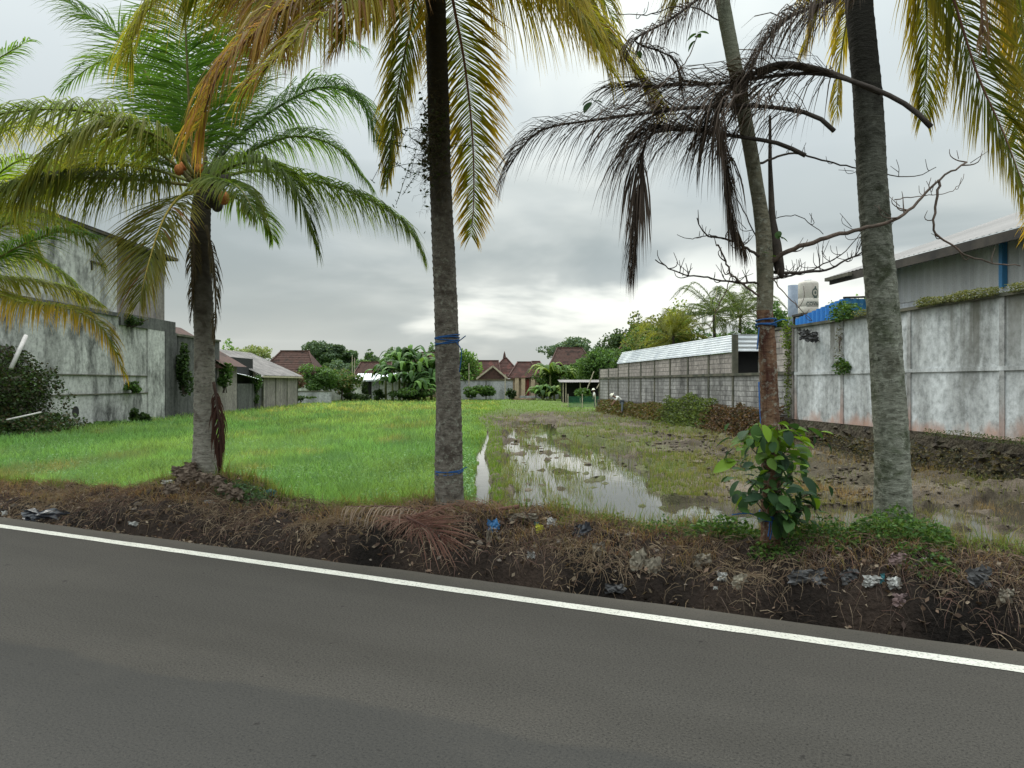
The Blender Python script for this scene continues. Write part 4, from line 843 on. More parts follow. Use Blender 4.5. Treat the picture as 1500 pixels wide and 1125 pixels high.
def crumple(name, px_, py_, Yd, size, mat, label, cat='litter', sq=(1, .7, .7), seed=0, lift=.5):
    size *= .85
    rs = np.random.default_rng(seed+int(px_)); c_ = P(px_, py_, Yd); n_ = 9; V = []
    for i in range(n_):
        for j in range(n_):
            u = i/(n_-1)-.5; v = j/(n_-1)-.5
            V.append((u*size*sq[0]*(1+.3*rs.normal()*.5), rs.normal()*.08*size-.18*size*math.cos(u*5)*math.cos(v*4)*sq[1], v*size*sq[2]*(1+.3*rs.normal()*.5)))
    V = np.array(V)+np.array(c_); Fs = [(i*n_+j, (i+1)*n_+j, (i+1)*n_+j+1, i*n_+j+1) for i in range(n_-1) for j in range(n_-1)]
    m_ = MB(); m_.add(V, Fs); return tag(m_.build(name, mat, None, False), label, cat)
pw = noisy('white_plastic', (.45, .45, .43), (.20, .19, .18), 12, rough=.5, spec=.5); pg = noisy('dirty_sack', (.12, .10, .08), (.30, .27, .21), 12)
pb = noisy('blue_plastic', (.03, .13, .32), (.05, .20, .42), 14, rough=.4, spec=.5); pk = noisy('black_plastic', (.02, .022, .028), (.05, .055, .07), 12, rough=.35, spec=.6)
py = noisy('yellow_plastic', (.50, .48, .04), (.40, .40, .05), 12, rough=.4); pt_ = noisy('teal_plastic', (.04, .16, .19), (.07, .22, .25), 12, rough=.4)
pp = noisy('pinkish_scrap', (.22, .15, .14), (.14, .10, .10), 12); pgr = noisy('dusty_grey_rag', (.12, .118, .12), (.045, .044, .045), 12)
def Yb(px_, py_):
    # where the view ray through this picture point meets the bank
    best = 7
    for Y_ in np.arange(3.6, 12, .02):
        p_ = P(px_, py_, Y_); s_ = p_.x*U[0]+p_.y*U[1]; t_ = p_.x*NV[0]+p_.y*NV[1]
        if t_ > 5.28 and p_.z <= float(bank(np.array([s_]), np.array([t_]))[0])+.02: return Y_-.03
    return best
for (x, y, s_, mt, sq, lb, cat) in [
    (723, 772, .13, pb, (1, .8, 1.1), 'crumpled bright blue plastic bag right of the middle palm', 'bag'), (716, 790, .10, pg, (.5, .5, 2), 'pale twisted rag hanging below the blue bag', 'rag'),
    (808, 766, .10, pw, (1, .8, 1), 'crumpled white and yellow wrapper beside the puddle', 'wrapper'), (791, 778, .09, py, (.9, .4, 1.5), 'bright yellow plastic strip on the bank', 'plastic strip'),
    (786, 769, .06, pt_, (1, .5, 1), 'small blue grey wrapper by the yellow strip', 'wrapper'), (852, 783, .17, pk, (1, .8, 1.2), 'black plastic bag half buried in the bank', 'bag'),
    (765, 757, .2, pg, (1.5, .5, .4), 'long dry leaf sheath piece on the bank top', 'dry sheath'), (778, 813, .08, pw, (1, .5, .8), 'small whitish scrap below the yellow strip', 'scrap'),
    (877, 806, .13, pg, (1, .5, 1.2), 'light brown sack scrap left of the larger sack', 'sack'), (935, 828, .20, pg, (.7, .5, 1.4), 'larger torn pale sack hanging from the bank', 'sack'), (957, 833, .16, pg, (.9, .5, 1.3), 'brown sack flap beside the torn pale sack', 'sack'),
    (902, 862, .14, pgr, (1.3, .5, .6), 'grey plastic scrap at the road edge', 'scrap'), (1058, 845, .08, pw, (1, .5, .9), 'clean white plastic scrap under the leaning tree', 'scrap'), (1048, 861, .035, pw, (1, .5, .7), 'tiny white scrap below the clean white one', 'scrap'),
    (1084, 852, .13, pg, (1, .5, 1), 'dirty cream rag under the leaning tree', 'rag'), (1030, 822, .12, pg, (1.3, .5, 1), 'folded pale sheet caught in roots', 'sack'), (1182, 845, .2, pgr, (1.4, .5, .6), 'grey layered plastic below the leafy sprouts', 'plastic sheet'),
    (1245, 846, .13, pgr, (1, .5, 1.1), 'dark grey bag left of the blue triangle scrap', 'bag'), (1278, 853, .13, pw, (1, .5, .8), 'whitish torn packet left of the blue triangle scrap', 'packet'), (1293, 848, .05, pt_, (.6, .4, 1.6), 'small light blue triangular scrap', 'scrap'),
    (1311, 855, .10, pw, (1, .6, .9), 'rounded pale scrap right of the blue triangle scrap', 'scrap'), (1315, 820, .12, pp, (1.2, .5, .8), 'faded pink scrap below the mossy palm', 'scrap'), (1352, 822, .10, pw, (1.2, .5, .5), 'slanting white scrap right of the pink one', 'scrap'),
    (1318, 878, .10, pp, (1, .5, 1), 'brownish pink lump lower on the bank', 'scrap'), (1435, 845, .15, pgr, (1.1, .5, 1), 'grey rag at the right end of the bank', 'rag'), (1475, 873, .10, pg, (1, .6, 1), 'pale husk lump at the far right', 'husk'), (1385, 790, .10, pg, (1, .5, .4), 'flat pale scrap on the bank top at right', 'scrap'),
    (395, 722, .17, pt_, (1, .5, .5), 'teal plastic scrap on the mound behind the grey palm', 'scrap'), (270, 712, .25, pgr, (1, .6, .7), 'greenish grey plastic on the mound below the grey palm', 'plastic sheet'), (248, 707, .2, pw, (1, .5, .35), 'flat pale slab on the left of the mound', 'slab'),
    (307, 736, .12, pw, (1, .5, .5), 'small bright scrap on the mound face', 'scrap'), (65, 756, .35, pk, (1.8, .5, .5), 'dark blue plastic lying low at the left road edge', 'plastic sheet'), (6, 753, .09, pw, (1, 1, 1), 'pale round stone at the far left road edge', 'stone'), (196, 767, .10, pw, (1.2, .5, .5), 'pale scrap low on the left bank', 'scrap'),
    (1140, 788, .1, pg, (1, .5, .6), 'pale chip by the leaning tree base', 'scrap')]:
    crumple(cat.replace(' ', '_'), x, y, Yb(x, y), s_, mt, lb, cat, sq)
# debris mound at palm A: dry leaf bases and husks
for k_, (x, y) in enumerate([(262, 690), (278, 684), (292, 682), (285, 697), (268, 702), (300, 700), (318, 704), (250, 716), (330, 714), (344, 722), (275, 692)]):
    o = crumple('dry_husk', x, y, Yb(x, y+14)-.05, .17, M['huskdry'], ['dry husk at the upper left of the mound against the grey palm', 'topmost dry husk beside the grey palm foot', 'dry husk touching the left side of the grey palm', 'dry husk in front of the grey palm foot, left one', 'dry husk on the left shoulder of the mound', 'dry husk directly below the grey palm', 'dry husk just right of the grey palm foot', 'lowest dry husk on the left slope of the mound', 'dry husk on the right slope of the mound, upper one', 'rightmost dry husk of the mound', 'dry husk second from left on the mound'][k_], 'husk', (1.1, 1.1, .8), seed=k_); o['group'] = 'dry husks on the palm mound'
# bigger pale stones and husks scattered in the bank, built one mesh of stuff
rk = MB()
for i in range(260):
    s_ = random.uniform(-12, 3); t_ = random.uniform(5.32, 6.6); x, y = S2W(s_, t_); zb = float(bank(np.array([s_]), np.array([t_]))[0]); r_ = random.uniform(.012, .05)
    M_ = Matrix.Rotation(random.uniform(0, 6), 3, 'Z') @ Matrix.Rotation(random.uniform(-1, 1), 3, 'X')
    vs = [M_ @ Vector((a*r_*random.uniform(.6, 1.2), b*r_*random.uniform(.6, 1.1), c*r_*random.uniform(.3, .8)))+Vector((x, y, zb)) for a, b, c in [(1, 0, 0), (0, 1, 0), (-1, 0, 0), (0, -1, 0), (0, 0, 1), (0, 0, -1)]]
    rk.add(vs, [(0, 1, 4), (1, 2, 4), (2, 3, 4), (3, 0, 4), (1, 0, 5), (2, 1, 5), (3, 2, 5), (0, 3, 5)])
tag(rk.build('rubble', noisy('rubble_mat', (.10, .08, .065), (.22, .19, .16), 9)), 'small stones and husk chips stuck in the cut bank', 'rubble', kind='stuff')
s, t, p = onbank(9000, -13, 4.5, 5.32, 6.9); n = len(s); p[:, 2] += rng.uniform(0, .03, n)
tag(leafquads('leaf_litter', p, rng.uniform(.02, .07, n), mixc([(.16, .11, .08), (.09, .06, .045), (.24, .19, .14), (.05, .035, .03)], n, .3), 'dry', flat=.5), 'dead leaf scraps scattered through the bank', 'leaf litter', kind='stuff')

# ------------------------------------------------------------------ right side walls
def WXr(Y): return 11.86-.11*Y
wdir = Vector((-.11, 1, 0)).normalized(); wang = math.atan2(wdir.y, wdir.x)-math.pi/2
def WP(Y, off=0, z=0):       # point on the wall line, off = distance behind the field face
    return Vector((WXr(Y)+off*wdir.y, Y-off*wdir.x, z))
def wbox(m_, Y0, Y1, off, th, z0, z1):
    a = WP(Y0, off+th/2); b = WP(Y1, off+th/2); c_ = (a+b)/2; L = (b-a).length
    m_.box((c_.x, c_.y, (z0+z1)/2), (th, L, z1-z0), wang)
ft = MB(); 
for i in range(330):
    Y0 = random.uniform(8.5, 52); z0 = random.uniform(-.5, .3); r_ = random.uniform(.10, .2)
    p_ = WP(Y0, .06, z0); M_ = Matrix.Rotation(random.uniform(0, 6), 3, 'Z')
    vs = [M_ @ Vector((a*r_*random.uniform(.7, 1.1), b*r_*random.uniform(.7, 1.1), c*r_*random.uniform(.6, .9)))+p_ for a, b, c in [(1, 0, 0), (.6, .8, .3), (0, 1, -.2), (-.8, .5, .2), (-1, 0, 0), (-.5, -.9, .1), (.5, -.9, -.1), (0, 0, 1), (0, 0, -1)]]
    fs = [(j, (j+1) % 7, 7) for j in range(7)]+[((j+1) % 7, j, 8) for j in range(7)]; ft.add(vs, fs)
wbox(ft, 8, 53, .05, .6, -.8, .415)
fo_ = ft.build('stone_footing', M['footing']); tag(fo_, 'dark mossy rubble-stone footing under the right-hand walls', 'footing')
rw = empty('rendered_wall', WP(16, 0, .42), 'pale rendered boundary wall with rust-red stained foot and grass-topped coping', 'wall')
posts = [24.1, 21.4, 18.4, 15.4, 12.4, 9.4]
for i in range(5):
    for z0, z1 in ((.42, 1.86), (1.95, 3.40)):
        m_ = MB(); wbox(m_, posts[i]-.07, posts[i+1]+.07, .06, .12, z0, z1); m_.build('panel', M['wall_right'], rw)
for y_ in posts:
    m_ = MB(); wbox(m_, y_-.07, y_+.07, .035, .18, .42, 3.40); m_.build('post', M['post_right'], rw)
m_ = MB(); wbox(m_, 9.2, 24.2, .03, .16, 1.86, 1.95); m_.build('ledge', M['wall_right'], rw)
m_ = MB(); wbox(m_, 9.2, 24.2, .0, .22, 3.40, 3.48); m_.build('coping', M['ledge'], rw)
# grass on coping and plants in joints
def wallplant(label, Y0, Y1, z, h, n_, size, cols=GC, off=-.02, name='wall_plant', sp=.12, cat='plant', hang=.3):
    Yv = rng.uniform(Y0, Y1, n_); w8 = .5+fbm(Yv*3, Yv*0, 2, 8)
    p = np.stack([WXr(Yv)+off+rng.normal(0, sp*.5, n_), Yv, z+rng.uniform(-hang, 1, n_)*h*w8], 1)
    root = empty(name, WP((Y0+Y1)/2, off, z), label, cat)
    leafquads('leaves', p, rng.uniform(.6, 1.3, n_)*size, mixc(cols, n_), parent=root, kind='stuff'); 
    m_ = MB(); a = WP((Y0+Y1)/2, off, z-.05)
    for k_ in range(5): m_.tube([a, a+Vector((random.gauss(0, .05), random.gauss(0, (Y1-Y0)*.2), h*.7))], .006, 4)
    m_.build('stem', M['twig'], root); return root
MC = [(.08, .10, .03), (.13, .14, .05), (.17, .17, .07)]
wallplant('low grass strip on the coping right of the mossy palm', 15.4, 18.0, 3.48, .14, 2600, .05, MC)
wallplant('low grass on the coping at the far right of the frame', 12.2, 15.1, 3.48, .16, 2600, .045, MC)
wallplant('leafy bush growing on the coping at the blue sheeting', 20.7, 21.7, 3.5, .42, 900, .10, GC, sp=.25)
wallplant('thin grass on the coping between the bush and the mossy palm', 19.4, 20.6, 3.48, .14, 700, .05, MC)
wallplant('small fern rooted at the ledge below the coping bush', 20.9, 21.6, 1.95, .34, 420, .09, GC)
wallplant('sparse creeper down the post below the coping bush', 21.3, 21.55, 2.6, .6, 160, .07, [(.10, .10, .05)], hang=1)
wallplant('tuft at the wall foot right of the mossy palm', 13.7, 14.7, .45, .12, 400, .04, GC, off=-.12)
wallplant('grass line along the wall foot', 11.4, 17.5, .40, .12, 2200, .04, [(.06, .09, .03), (.09, .10, .04)], off=-.15)
wallplant('green creeper on the edge of the tall block panel', 24.3, 24.8, 3.2, .5, 420, .09, [(.16, .22, .03), (.08, .14, .02)], hang=.8)
wallplant('climber down the corner beside the tall block panel', 24.3, 24.7, 1.6, 1.0, 500, .09, [(.08, .11, .03), (.10, .13, .03)], hang=1)
# scraps of sheet on the wall corner
for (x, y, lb) in [(1180, 490, 'small bluish board piece hooked on the wall corner'), (1190, 494, 'torn grey cloth draped over the wall corner')]:
    crumple('cloth_scrap', x, y, 23.0 if x < 1185 else 22.7, .45, pgr, lb, 'scrap', (1, .3, .8))
# hollow-block wall, two tiers
bw = empty('block_wall', WP(38, 0, .42), 'long two-tier grey block wall with posts running back along the field', 'wall')
bay = [24.3, 26.7, 29.1]+[29.1+2.55*i for i in range(1, 10)]
bl = 0; proto = {}
rest = {}
for tier, (z0, z1) in enumerate(((.50, 1.88), (1.98, 2.80))):
    for i in range(len(bay)-1):
        a, b = bay[i]+.08, bay[i+1]-.08
        if tier == 1 and i == 1: continue
        zt = 3.40 if (tier == 1 and i == 0) else z1
        if tier == 1 and i >= len(bay)-3: zt = 2.55
        m_ = MB(); wbox(m_, a, b, .058, .08, z0-.08 if tier == 0 else z0, zt); m_.build('mortar_panel', M['mortar'], bw)
        nr = int(round((zt-z0)/.2)); nc = max(3, int(round((b-a)/.42))); ch_ = (zt-z0)/nr; cw_ = (b-a)/nc
        for r_ in range(nr):
            for c_ in range(-1, nc):
                u0 = a+(c_+(.5 if r_ % 2 else 0))*cw_; u1 = u0+cw_
                u0 = max(u0, a); u1 = min(u1, b)
                if u1-u0 < .05: continue
                off = .05+random.uniform(-.004, .004); cz = z0+(r_+.5)*ch_; hh = ch_-.024; ww = (u1-u0)-.012
                if bl < 290 and i < 7 and ww > .3:
                    k_ = (tier, round(cw_, 3), round(ch_, 3))
                    if k_ not in proto:
                        mb = MB(); mb.box((0, 0, 0), (.10, ww, hh)); o = mb.build('block', M['block'] if tier else M['block_lo'], bw); proto[k_] = o
                        me = o.data
                    else: o = proto[k_].copy(); COL.objects.link(o)
                    o.parent = bw; o.matrix_parent_inverse = pmat(bw).inverted(); o.location = WP((u0+u1)/2, off+.05, cz); o.rotation_euler = (0, 0, wang); bl += 1
                else:
                    if tier not in rest: rest[tier] = MB()
                    wbox(rest[tier], u0+.01, u1-.01, off, .10, cz-hh/2, cz+hh/2)
for tier, m_ in rest.items(): o = m_.build('blocks', M['block'] if tier else M['block_lo'], bw); o['kind'] = 'stuff'
for i, y_ in enumerate(bay):
    m_ = MB(); top_ = 3.45 if i < 2 else (3.5 if i == 2 else (2.82 if i < len(bay)-2 else 2.6)); wbox(m_, y_-.08, y_+.08, .02, .2, .42, top_); m_.build('post', M['ledge'] if i > 1 else M['wall_left2'], bw)
m_ = MB(); wbox(m_, 24.2, bay[-1], -.01, .24, 1.88, 1.98); m_.build('ledge', M['ledge'], bw)
m_ = MB(); wbox(m_, 24.2, 26.8, 0, .22, 3.42, 3.5); m_.build('coping', M['ledge'], bw)
# white corrugated canopy over the block wall
def corr(m_, p00, p10, p01, nrib, depth, along='v'):
    """sheet p00->p10 (u), p00->p01 (v); ribs run along v when along=='v'"""
    p00, p10, p01 = Vector(p00), Vector(p10), Vector(p01); u = p10-p00; v = p01-p00; nn = u.cross(v).normalized()
    if along == 'u': u, v = v, u
    V = []; n_ = nrib*4
    for i in range(n_+1):
        k_ = i % 4; d = depth if k_ in (1, 2) else 0; q = p00+u*(i/n_)+nn*d; V += [q, q+v]
    m_.add(V, [(2*i, 2*i+2, 2*i+3, 2*i+1) for i in range(n_)]); return m_
cp = empty('metal_canopy', WP(38, .5, 2.8), 'white corrugated metal canopy along the top of the block wall', 'canopy')
m_ = MB(); corr(m_, WP(29.1, -.02, 2.82), WP(47.2, -.02, 2.82), WP(29.1, .35, 3.55), 7, .05, 'u'); m_.build('front_sheet', M['tin'], cp)
m_ = MB(); corr(m_, WP(29.05, .0, 3.52), WP(29.05, 2.6, 3.52), WP(29.05, 0, 2.85), 4, .03, 'u'); m_.build('end_sheet', M['tin'], cp)
m_ = MB(); corr(m_, WP(29.1, .34, 3.54), WP(47.2, .34, 3.54), WP(29.1, 3.2, 3.30), 40, .03); m_.build('roof_sheet', M['tin'], cp)
m_ = MB(); wbox(m_, 29.0, 29.12, .0, .1, 1.98, 3.5); m_.build('corner_post', M['ledge'], cp)
m_ = MB(); wbox(m_, 29.5, 29.6, .3, 3, .3, 3.0); m_.build('opening_shade_sheet', M['dark'], cp)  # black sheet painted as the unlit inside of the canopy opening
m_ = MB(); wbox(m_, 28.6, 28.75, .9, .9, 1.9, 2.5); wbox(m_, 28.6, 28.8, 2.0, .12, 1.9, 3.0); tag(m_.build('stored_boards', M['ledge']), 'dark boards stacked in the opening beside the canopy', 'boards')
tp = MB()
for off in (0, .35): tp.tube(spline([P(1112, 560, 24.6+off), P(1113, 590, 24.5), P(1115, 625, 24.4)], 8), .03, 6)
tag(tp.build('hanging_cord', M['rope']), 'blue cord hanging on the wall left of the leaning tree', 'cord')
# blue sheeting
bs = empty('blue_shed', P(1220, 470, 24), 'bright blue corrugated metal lean-to behind the rendered wall', 'shed')
m_ = MB(); corr(m_, P(1166, 492, 26.5), P(1237, 484, 23.6), P(1166, 468, 26.5), 11, .06); 
v4 = len(m_.v)
# raise the top edge towards the near end
V = []
for i, v in enumerate(m_.v):
    if i % 2: 
        u = (i//2)/((v4//2)-1); tgt = P(1166+71*u, 468-31*u, 26.5-2.9*u); V.append((v[0], v[1], tgt.z))
    else: V.append(v)
m_.v = V; m_.build('sloped_sheet', M['blue'], bs)
m_ = MB(); corr(m_, P(1237, 490, 23.6), P(1300, 490, 24.6), P(1237, 437, 23.6), 6, .06); m_.build('end_sheet', M['pipe_shade_blue'], bs)  # same blue tin, with the end face's shade put into a darker blue
m_ = MB(); m_.bar(P(1236, 436, 23.6), P(1300, 434, 24.6), .06); m_.build('cap', M['fascia'], bs)
# warehouse
wh = empty('warehouse', WP(18, 4, 0), 'large grey metal-clad warehouse with overhanging roof and blue downpipe', 'warehouse')
def WO(Y, X0, z): return Vector((X0-.11*Y, Y, z))
m_ = MB(); corr(m_, WO(24.8, 15.1, 4.15), WO(6, 15.1, 4.15), WO(24.8, 15.1, 5.45), 52, .05); m_.build('side_cladding', M['tin_side'], wh)
m_ = MB(); m_.add([WO(24.8, 15.0, -.5), WO(6, 15.0, -.5), WO(6, 15.0, 4.12), WO(24.8, 15.0, 4.12), WO(24.8, 24, 4.1), WO(24.8, 24, -.5)], [(0, 1, 2, 3), (0, 3, 4, 5)]); m_.build('lower_wall', M['greyband'], wh)
m_ = MB(); corr(m_, WO(24.8, 15.1, 4.1), WO(24.8, 33, 4.1), WO(24.8, 15.1, 5.6), 20, .05); m_.build('gable_cladding', M['tin_side'], wh)
m_ = MB(); corr(m_, WO(26.7, 14.4, 5.42), WO(6, 14.4, 5.42), WO(26.7, 24.2, 8.8), 90, .015); m_.build('roof_sheet', M['tin_roof'], wh)
m_ = MB(); m_.bar(WO(26.7, 14.42, 5.27), WO(6, 14.42, 5.27), .05, .26); m_.bar(WO(26.68, 14.42, 5.33), WO(26.68, 24.2, 8.7), .05, .16); m_.build('eave_board', M['fascia'], wh)  # dark eave board made deeper to stand in for the shadow below it
for y_ in (26.2, 23.2, 20.2, 17.2, 14.2):
    m_ = MB(); m_.bar(WO(y_, 14.4, 5.28), WO(y_, 15.1, 5.5), .06, .1); m_.build('rafter', M['fascia'], wh)
m_ = MB(); m_.add([WO(26.6, 14.45, 5.34), WO(6, 14.45, 5.34), WO(6, 15.15, 5.52), WO(26.6, 15.15, 5.52)], [(0, 1, 2, 3)]); m_.build('soffit', M['fascia'], wh)
m_ = MB(); a = WO(19.35, 14.98, 0); m_.bar((a.x, a.y, 4.1), (a.x, a.y, 5.5), .14); m_.build('downpipe', M['pipe_shade_blue'], wh)
m_ = MB(); m_.bar(WO(26.7, 14.3, 5.32), WO(25.2, 14.3, 5.32), .16, .12); m_.build('gutter', M['ledge'], wh)
# water tank
Yt = 40.; tc_ = P(1184, 460, Yt)
tk = empty('water_tank', tc_, 'pale cylindrical water tank with printed emblem and lettering on a dark stand', 'water tank')
m_ = MB(); z0 = tc_.z; rr_ = [.50, .52, .52, .50, .52, .52, .50, .52, .52, .50, .40, .15]; zz_ = [0, .05, .35, .38, .41, .8, .83, .86, 1.6, 1.68, 1.76, 1.80]
m_.tube([(tc_.x, tc_.y, z0+h_) for h_ in zz_], rr_, 28); m_.build('body', noisy('tank_plastic', (.50, .48, .42), (.42, .38, .34), 2, rough=.5), tk, True)
m_ = MB(); m_.tube([(tc_.x, tc_.y, z0+1.79), (tc_.x, tc_.y, z0+1.85)], .2, 16); m_.build('lid', M['tin'], tk, True)
m_ = MB(); m_.box((tc_.x, tc_.y, z0-.06), (1.3, 1.3, .1))
for a in (-1, 1):
    for b in (-1, 1): m_.bar((tc_.x+a*.55, tc_.y+b*.55, -.8), (tc_.x+a*.55, tc_.y+b*.55, z0-.1), .12)
m_.build('stand', M['fascia'], tk)
inkm = newmat('tank_print', (.07, .09, .08), .6)
def ontank(m_mesh, name, zc, a0):
    for v in m_mesh.vertices:
        x, y = v.co.x, v.co.y; a = -math.pi/2-.35+a0+x/.53; v.co = (tc_.x+math.cos(a)*.526, tc_.y+math.sin(a)*.526, zc+y)
    m_mesh.materials.clear(); m_mesh.materials.append(inkm); link(bpy.data.objects.new(name, m_mesh), tk)
cu_ = bpy.data.curves.new('lettering', 'FONT'); cu_.body = 'COVINA'; cu_.size = .24; cu_.align_x = 'CENTER'; cu_.offset = .006
to_ = bpy.data.objects.new('lettering', cu_); COL.objects.link(to_); dg = bpy.context.evaluated_depsgraph_get(); me = bpy.data.meshes.new_from_object(to_.evaluated_get(dg)); bpy.data.objects.remove(to_)
ontank(me, 'lettering', z0+.42, .62)
me = bpy.data.meshes.new('printed_lines'); me.from_pydata(*(lambda b: (b.v, [], b.f))(MB().add([(-.42+i*.07, y_, 0) for y_ in (-.03, -.01, .21, .23) for i in range(13)], [(r_*13+i, r_*13+i+1, (r_+1)*13+i+1, (r_+1)*13+i) for r_ in (0, 2) for i in range(12)]))); ontank(me, 'printed_lines', z0+.39, .62)
Vd = []; Fd = []
for k_, (cx__, cy__, r0_, r1_) in enumerate([(0, 0, .16, .21), (0, .0, 0, .07), (0, .28, 0, .06)]):
    b0 = len(Vd)
    for i in range(20): a = i/20*6.283; Vd += [(cx__+math.cos(a)*r0_, cy__+math.sin(a)*r0_, 0), (cx__+math.cos(a)*r1_, cy__+math.sin(a)*r1_*1.2, 0)]
    Fd += [(b0+2*i, b0+2*((i+1) % 20), b0+2*((i+1) % 20)+1, b0+2*i+1) for i in range(20)]
b0 = len(Vd); Vd += [(-.1, -.3, 0), (.1, -.3, 0), (.13, -.18, 0), (-.13, -.18, 0)]; Fd.append((b0, b0+1, b0+2, b0+3))
me = bpy.data.meshes.new('emblem'); me.from_pydata(Vd, [], Fd); ontank(me, 'emblem', z0+1.1, .72)
q = P(1162, 463, 46); m_ = MB(); m_.tube([(q.x, q.y, -.8), (q.x, q.y, q.z), (q.x, q.y, P(1162, 418, 46).z)], [.3, .32, .32], 16)
tag(m_.build('metal_silo', noisy('blue_grey_metal', (.25, .29, .35), (.18, .21, .26), 2), None, True), 'bluish grey upright tank beside the pale water tank', 'tank')

# ------------------------------------------------------------------ left side buildings
LX = -19.6
cb = empty('concrete_building', (LX, 34, FZ), 'tall windowless concrete building with black mould stains beside the green field', 'building')
def lbox(name, X0, X1, Y0, Y1, z0, z1, mat, parent): m_ = MB(); m_.box(((X0+X1)/2, (Y0+Y1)/2, (z0+z1)/2), (abs(X1-X0), Y1-Y0, z1-z0)); return m_.build(name, mat, parent)
lbox('lower_wall', LX, -27, 20, 42.8, -.8, 1.05, M['wall_left'], cb)
lbox('middle_wall', LX-.04, -27, 20, 42.78, 1.10, 1.95, M['wall_left'], cb)
lbox('upper_wall', LX-.03, -27, 20, 42.76, 2.0, 4.95, M['wall_left'], cb)
lbox('ledge', LX+.06, -27, 20, 42.85, 1.05, 1.10, M['ledge'], cb); lbox('ledge', LX+.03, -27, 20, 42.83, 1.95, 2.0, M['ledge'], cb)
lbox('parapet', LX+.08, LX-.25, 36.9, 42.9, 4.5, 5.12, M['wall_dark'], cb)
lbox('pilaster', LX+.07, LX-.1, 39.7, 42.9, -.8, 4.5, M['wall_left'], cb)
lbox('corner_pilaster', LX+.12, LX-.1, 41.6, 42.95, -.8, 4.5, M['wall_dark'], cb)
lbox('tower', -19.75, -28, 30.2, 36.95, 4.95, 8.75, M['wall_left'], cb)
lbox('rear_tower', -20.4, -28, 36.95, 43.4, 4.95, 8.7, M['wall_left2'], cb)
lbox('ledge', -19.5, -27, 20, 36.85, 4.9, 5.08, M['wall_dark'], cb)
lbox('drainpipe', -20.25, -20.38, 37.1, 37.2, 5.0, 8.7, M['fascia'], cb)
lbox('eave', -19.62, -28.3, 30.0, 43.5, 8.75, 8.9, M['fascia'], cb)
m_ = MB(); m_.add([(-19.6, 29.9, 8.9), (-19.6, 43.5, 8.9), (-28.6, 43.5, 8.9), (-28.6, 29.9, 8.9), (-24, 33.5, 9.6), (-24, 40, 9.6)], [(0, 1, 5, 4), (1, 2, 5), (2, 3, 4, 5), (3, 0, 4)]); m_.build('roof', noisy('black_mossy_roof', (.015, .014, .012), (.035, .028, .022), 1.5), cb)
m_ = MB(); m_.tube([(LX+.01, 33.2, .3), (LX-.02, 33.2, .3)], .27, 9); m_.build('hole_shade_disc', M['dark'], cb)  # flat disc on the wall, its dark colour painting the shade of a hole
m_ = MB(); m_.box((-19.7, 35.2, 7.3), (.06, 1.2, .08)); m_.box((-19.7, 34.7, 7.1), (.06, .1, .4)); m_.build('bracket', M['fascia'], cb)
# creeper mass and bushes: generic clump
def crown(root, name, c_, rad, n_, size, cols, k_=14, sub=.45, mat='foliage', flat=.6, kind='stuff', seed=None):
    c_ = np.array(c_); rad = np.array(rad); cs = rng.normal(size=(k_, 3)); cs /= np.linalg.norm(cs, axis=1)[:, None]; cs *= rng.uniform(.25, .78, (k_, 1))
    ci = rng.integers(0, k_, n_); d = rng.normal(size=(n_, 3)); d /= np.linalg.norm(d, axis=1)[:, None]
    rsub = rng.uniform(.6, 1.2, k_)*sub; p = cs[ci]+d*(rng.uniform(.35, 1, (n_, 1))**.6)*rsub[ci][:, None]
    tone = rng.uniform(.75, 1.25, k_)[ci][:, None]
    p = c_+p*rad; p[:, 2] = np.maximum(p[:, 2], FZ-.2)
    return leafquads(name, p, rng.uniform(.6, 1.3, n_)*size, mixc(cols, n_)*tone, mat, root, flat, kind, aspect=.7)
def bush(label, px_, py_, Y_, rx, rz, n_, size, cols, name='bush', cat='bush', ry=None, k_=12):
    c_ = P(px_, py_, Y_); sc_ = Y_/F; root = empty(name, (c_.x, c_.y, FZ), label, cat)
    m_ = MB(); zb_ = c_.z-rz*sc_*.9
    if zb_ < 0: zb_ = FZ-.1
    root.location.z = max(FZ, zb_)
    for i in range(4): m_.tube([(c_.x+random.gauss(0, .1), c_.y, zb_), (c_.x+random.gauss(0, rx*sc_*.4), c_.y+random.gauss(0, .2), c_.z+rz*sc_*.3)], [.04, .015], 5)
    m_.build('stem', M['twigdark'], root)
    crown(root, 'foliage', c_, (rx*sc_, (ry or rx)*sc_, rz*sc_), n_, size, cols, k_); return root
def tree(label, px_, ytop, ybase, Y_, rx, n_, size, cols, name='tree', cat='tree', k_=18, frac=.7, group='trees beyond the field'):
    cols = [tuple(c_*1.35+.008 for c_ in q) for q in cols]; ytop -= 3 if Y_ > 65 else 0  # leaf colours lifted to paint distance haze into the trees
    sc_ = Y_/F; zt = P(0, ytop, Y_).z; x = (px_-750)/F*Y_; H = zt-FZ; rz = H*frac*.5; cz = zt-rz
    rx *= 1.3; n_ = int(n_*1.3); root = empty(name, (x, Y_, FZ), label, cat, group); crown(root, 'crown', (x, Y_, cz), (rx*sc_*1.05, rx*sc_*1.05, rz*1.05), n_, size, cols, k_, .42)
    m_ = MB(); m_.tube([(x, Y_, FZ-.3), (x+.1, Y_, FZ+H*.3), (x, Y_, cz)], [H*.03, H*.022, H*.012], 7)
    for i in range(5): a = i*1.3; m_.tube([(x, Y_, FZ+H*(.3+.05*i)), (x+math.cos(a)*rx*sc_*.5, Y_+math.sin(a)*rx*sc_*.5, cz+rz*.2)], [H*.012, H*.004], 5)
    m_.build('trunk', M['twigdark'], root); return root
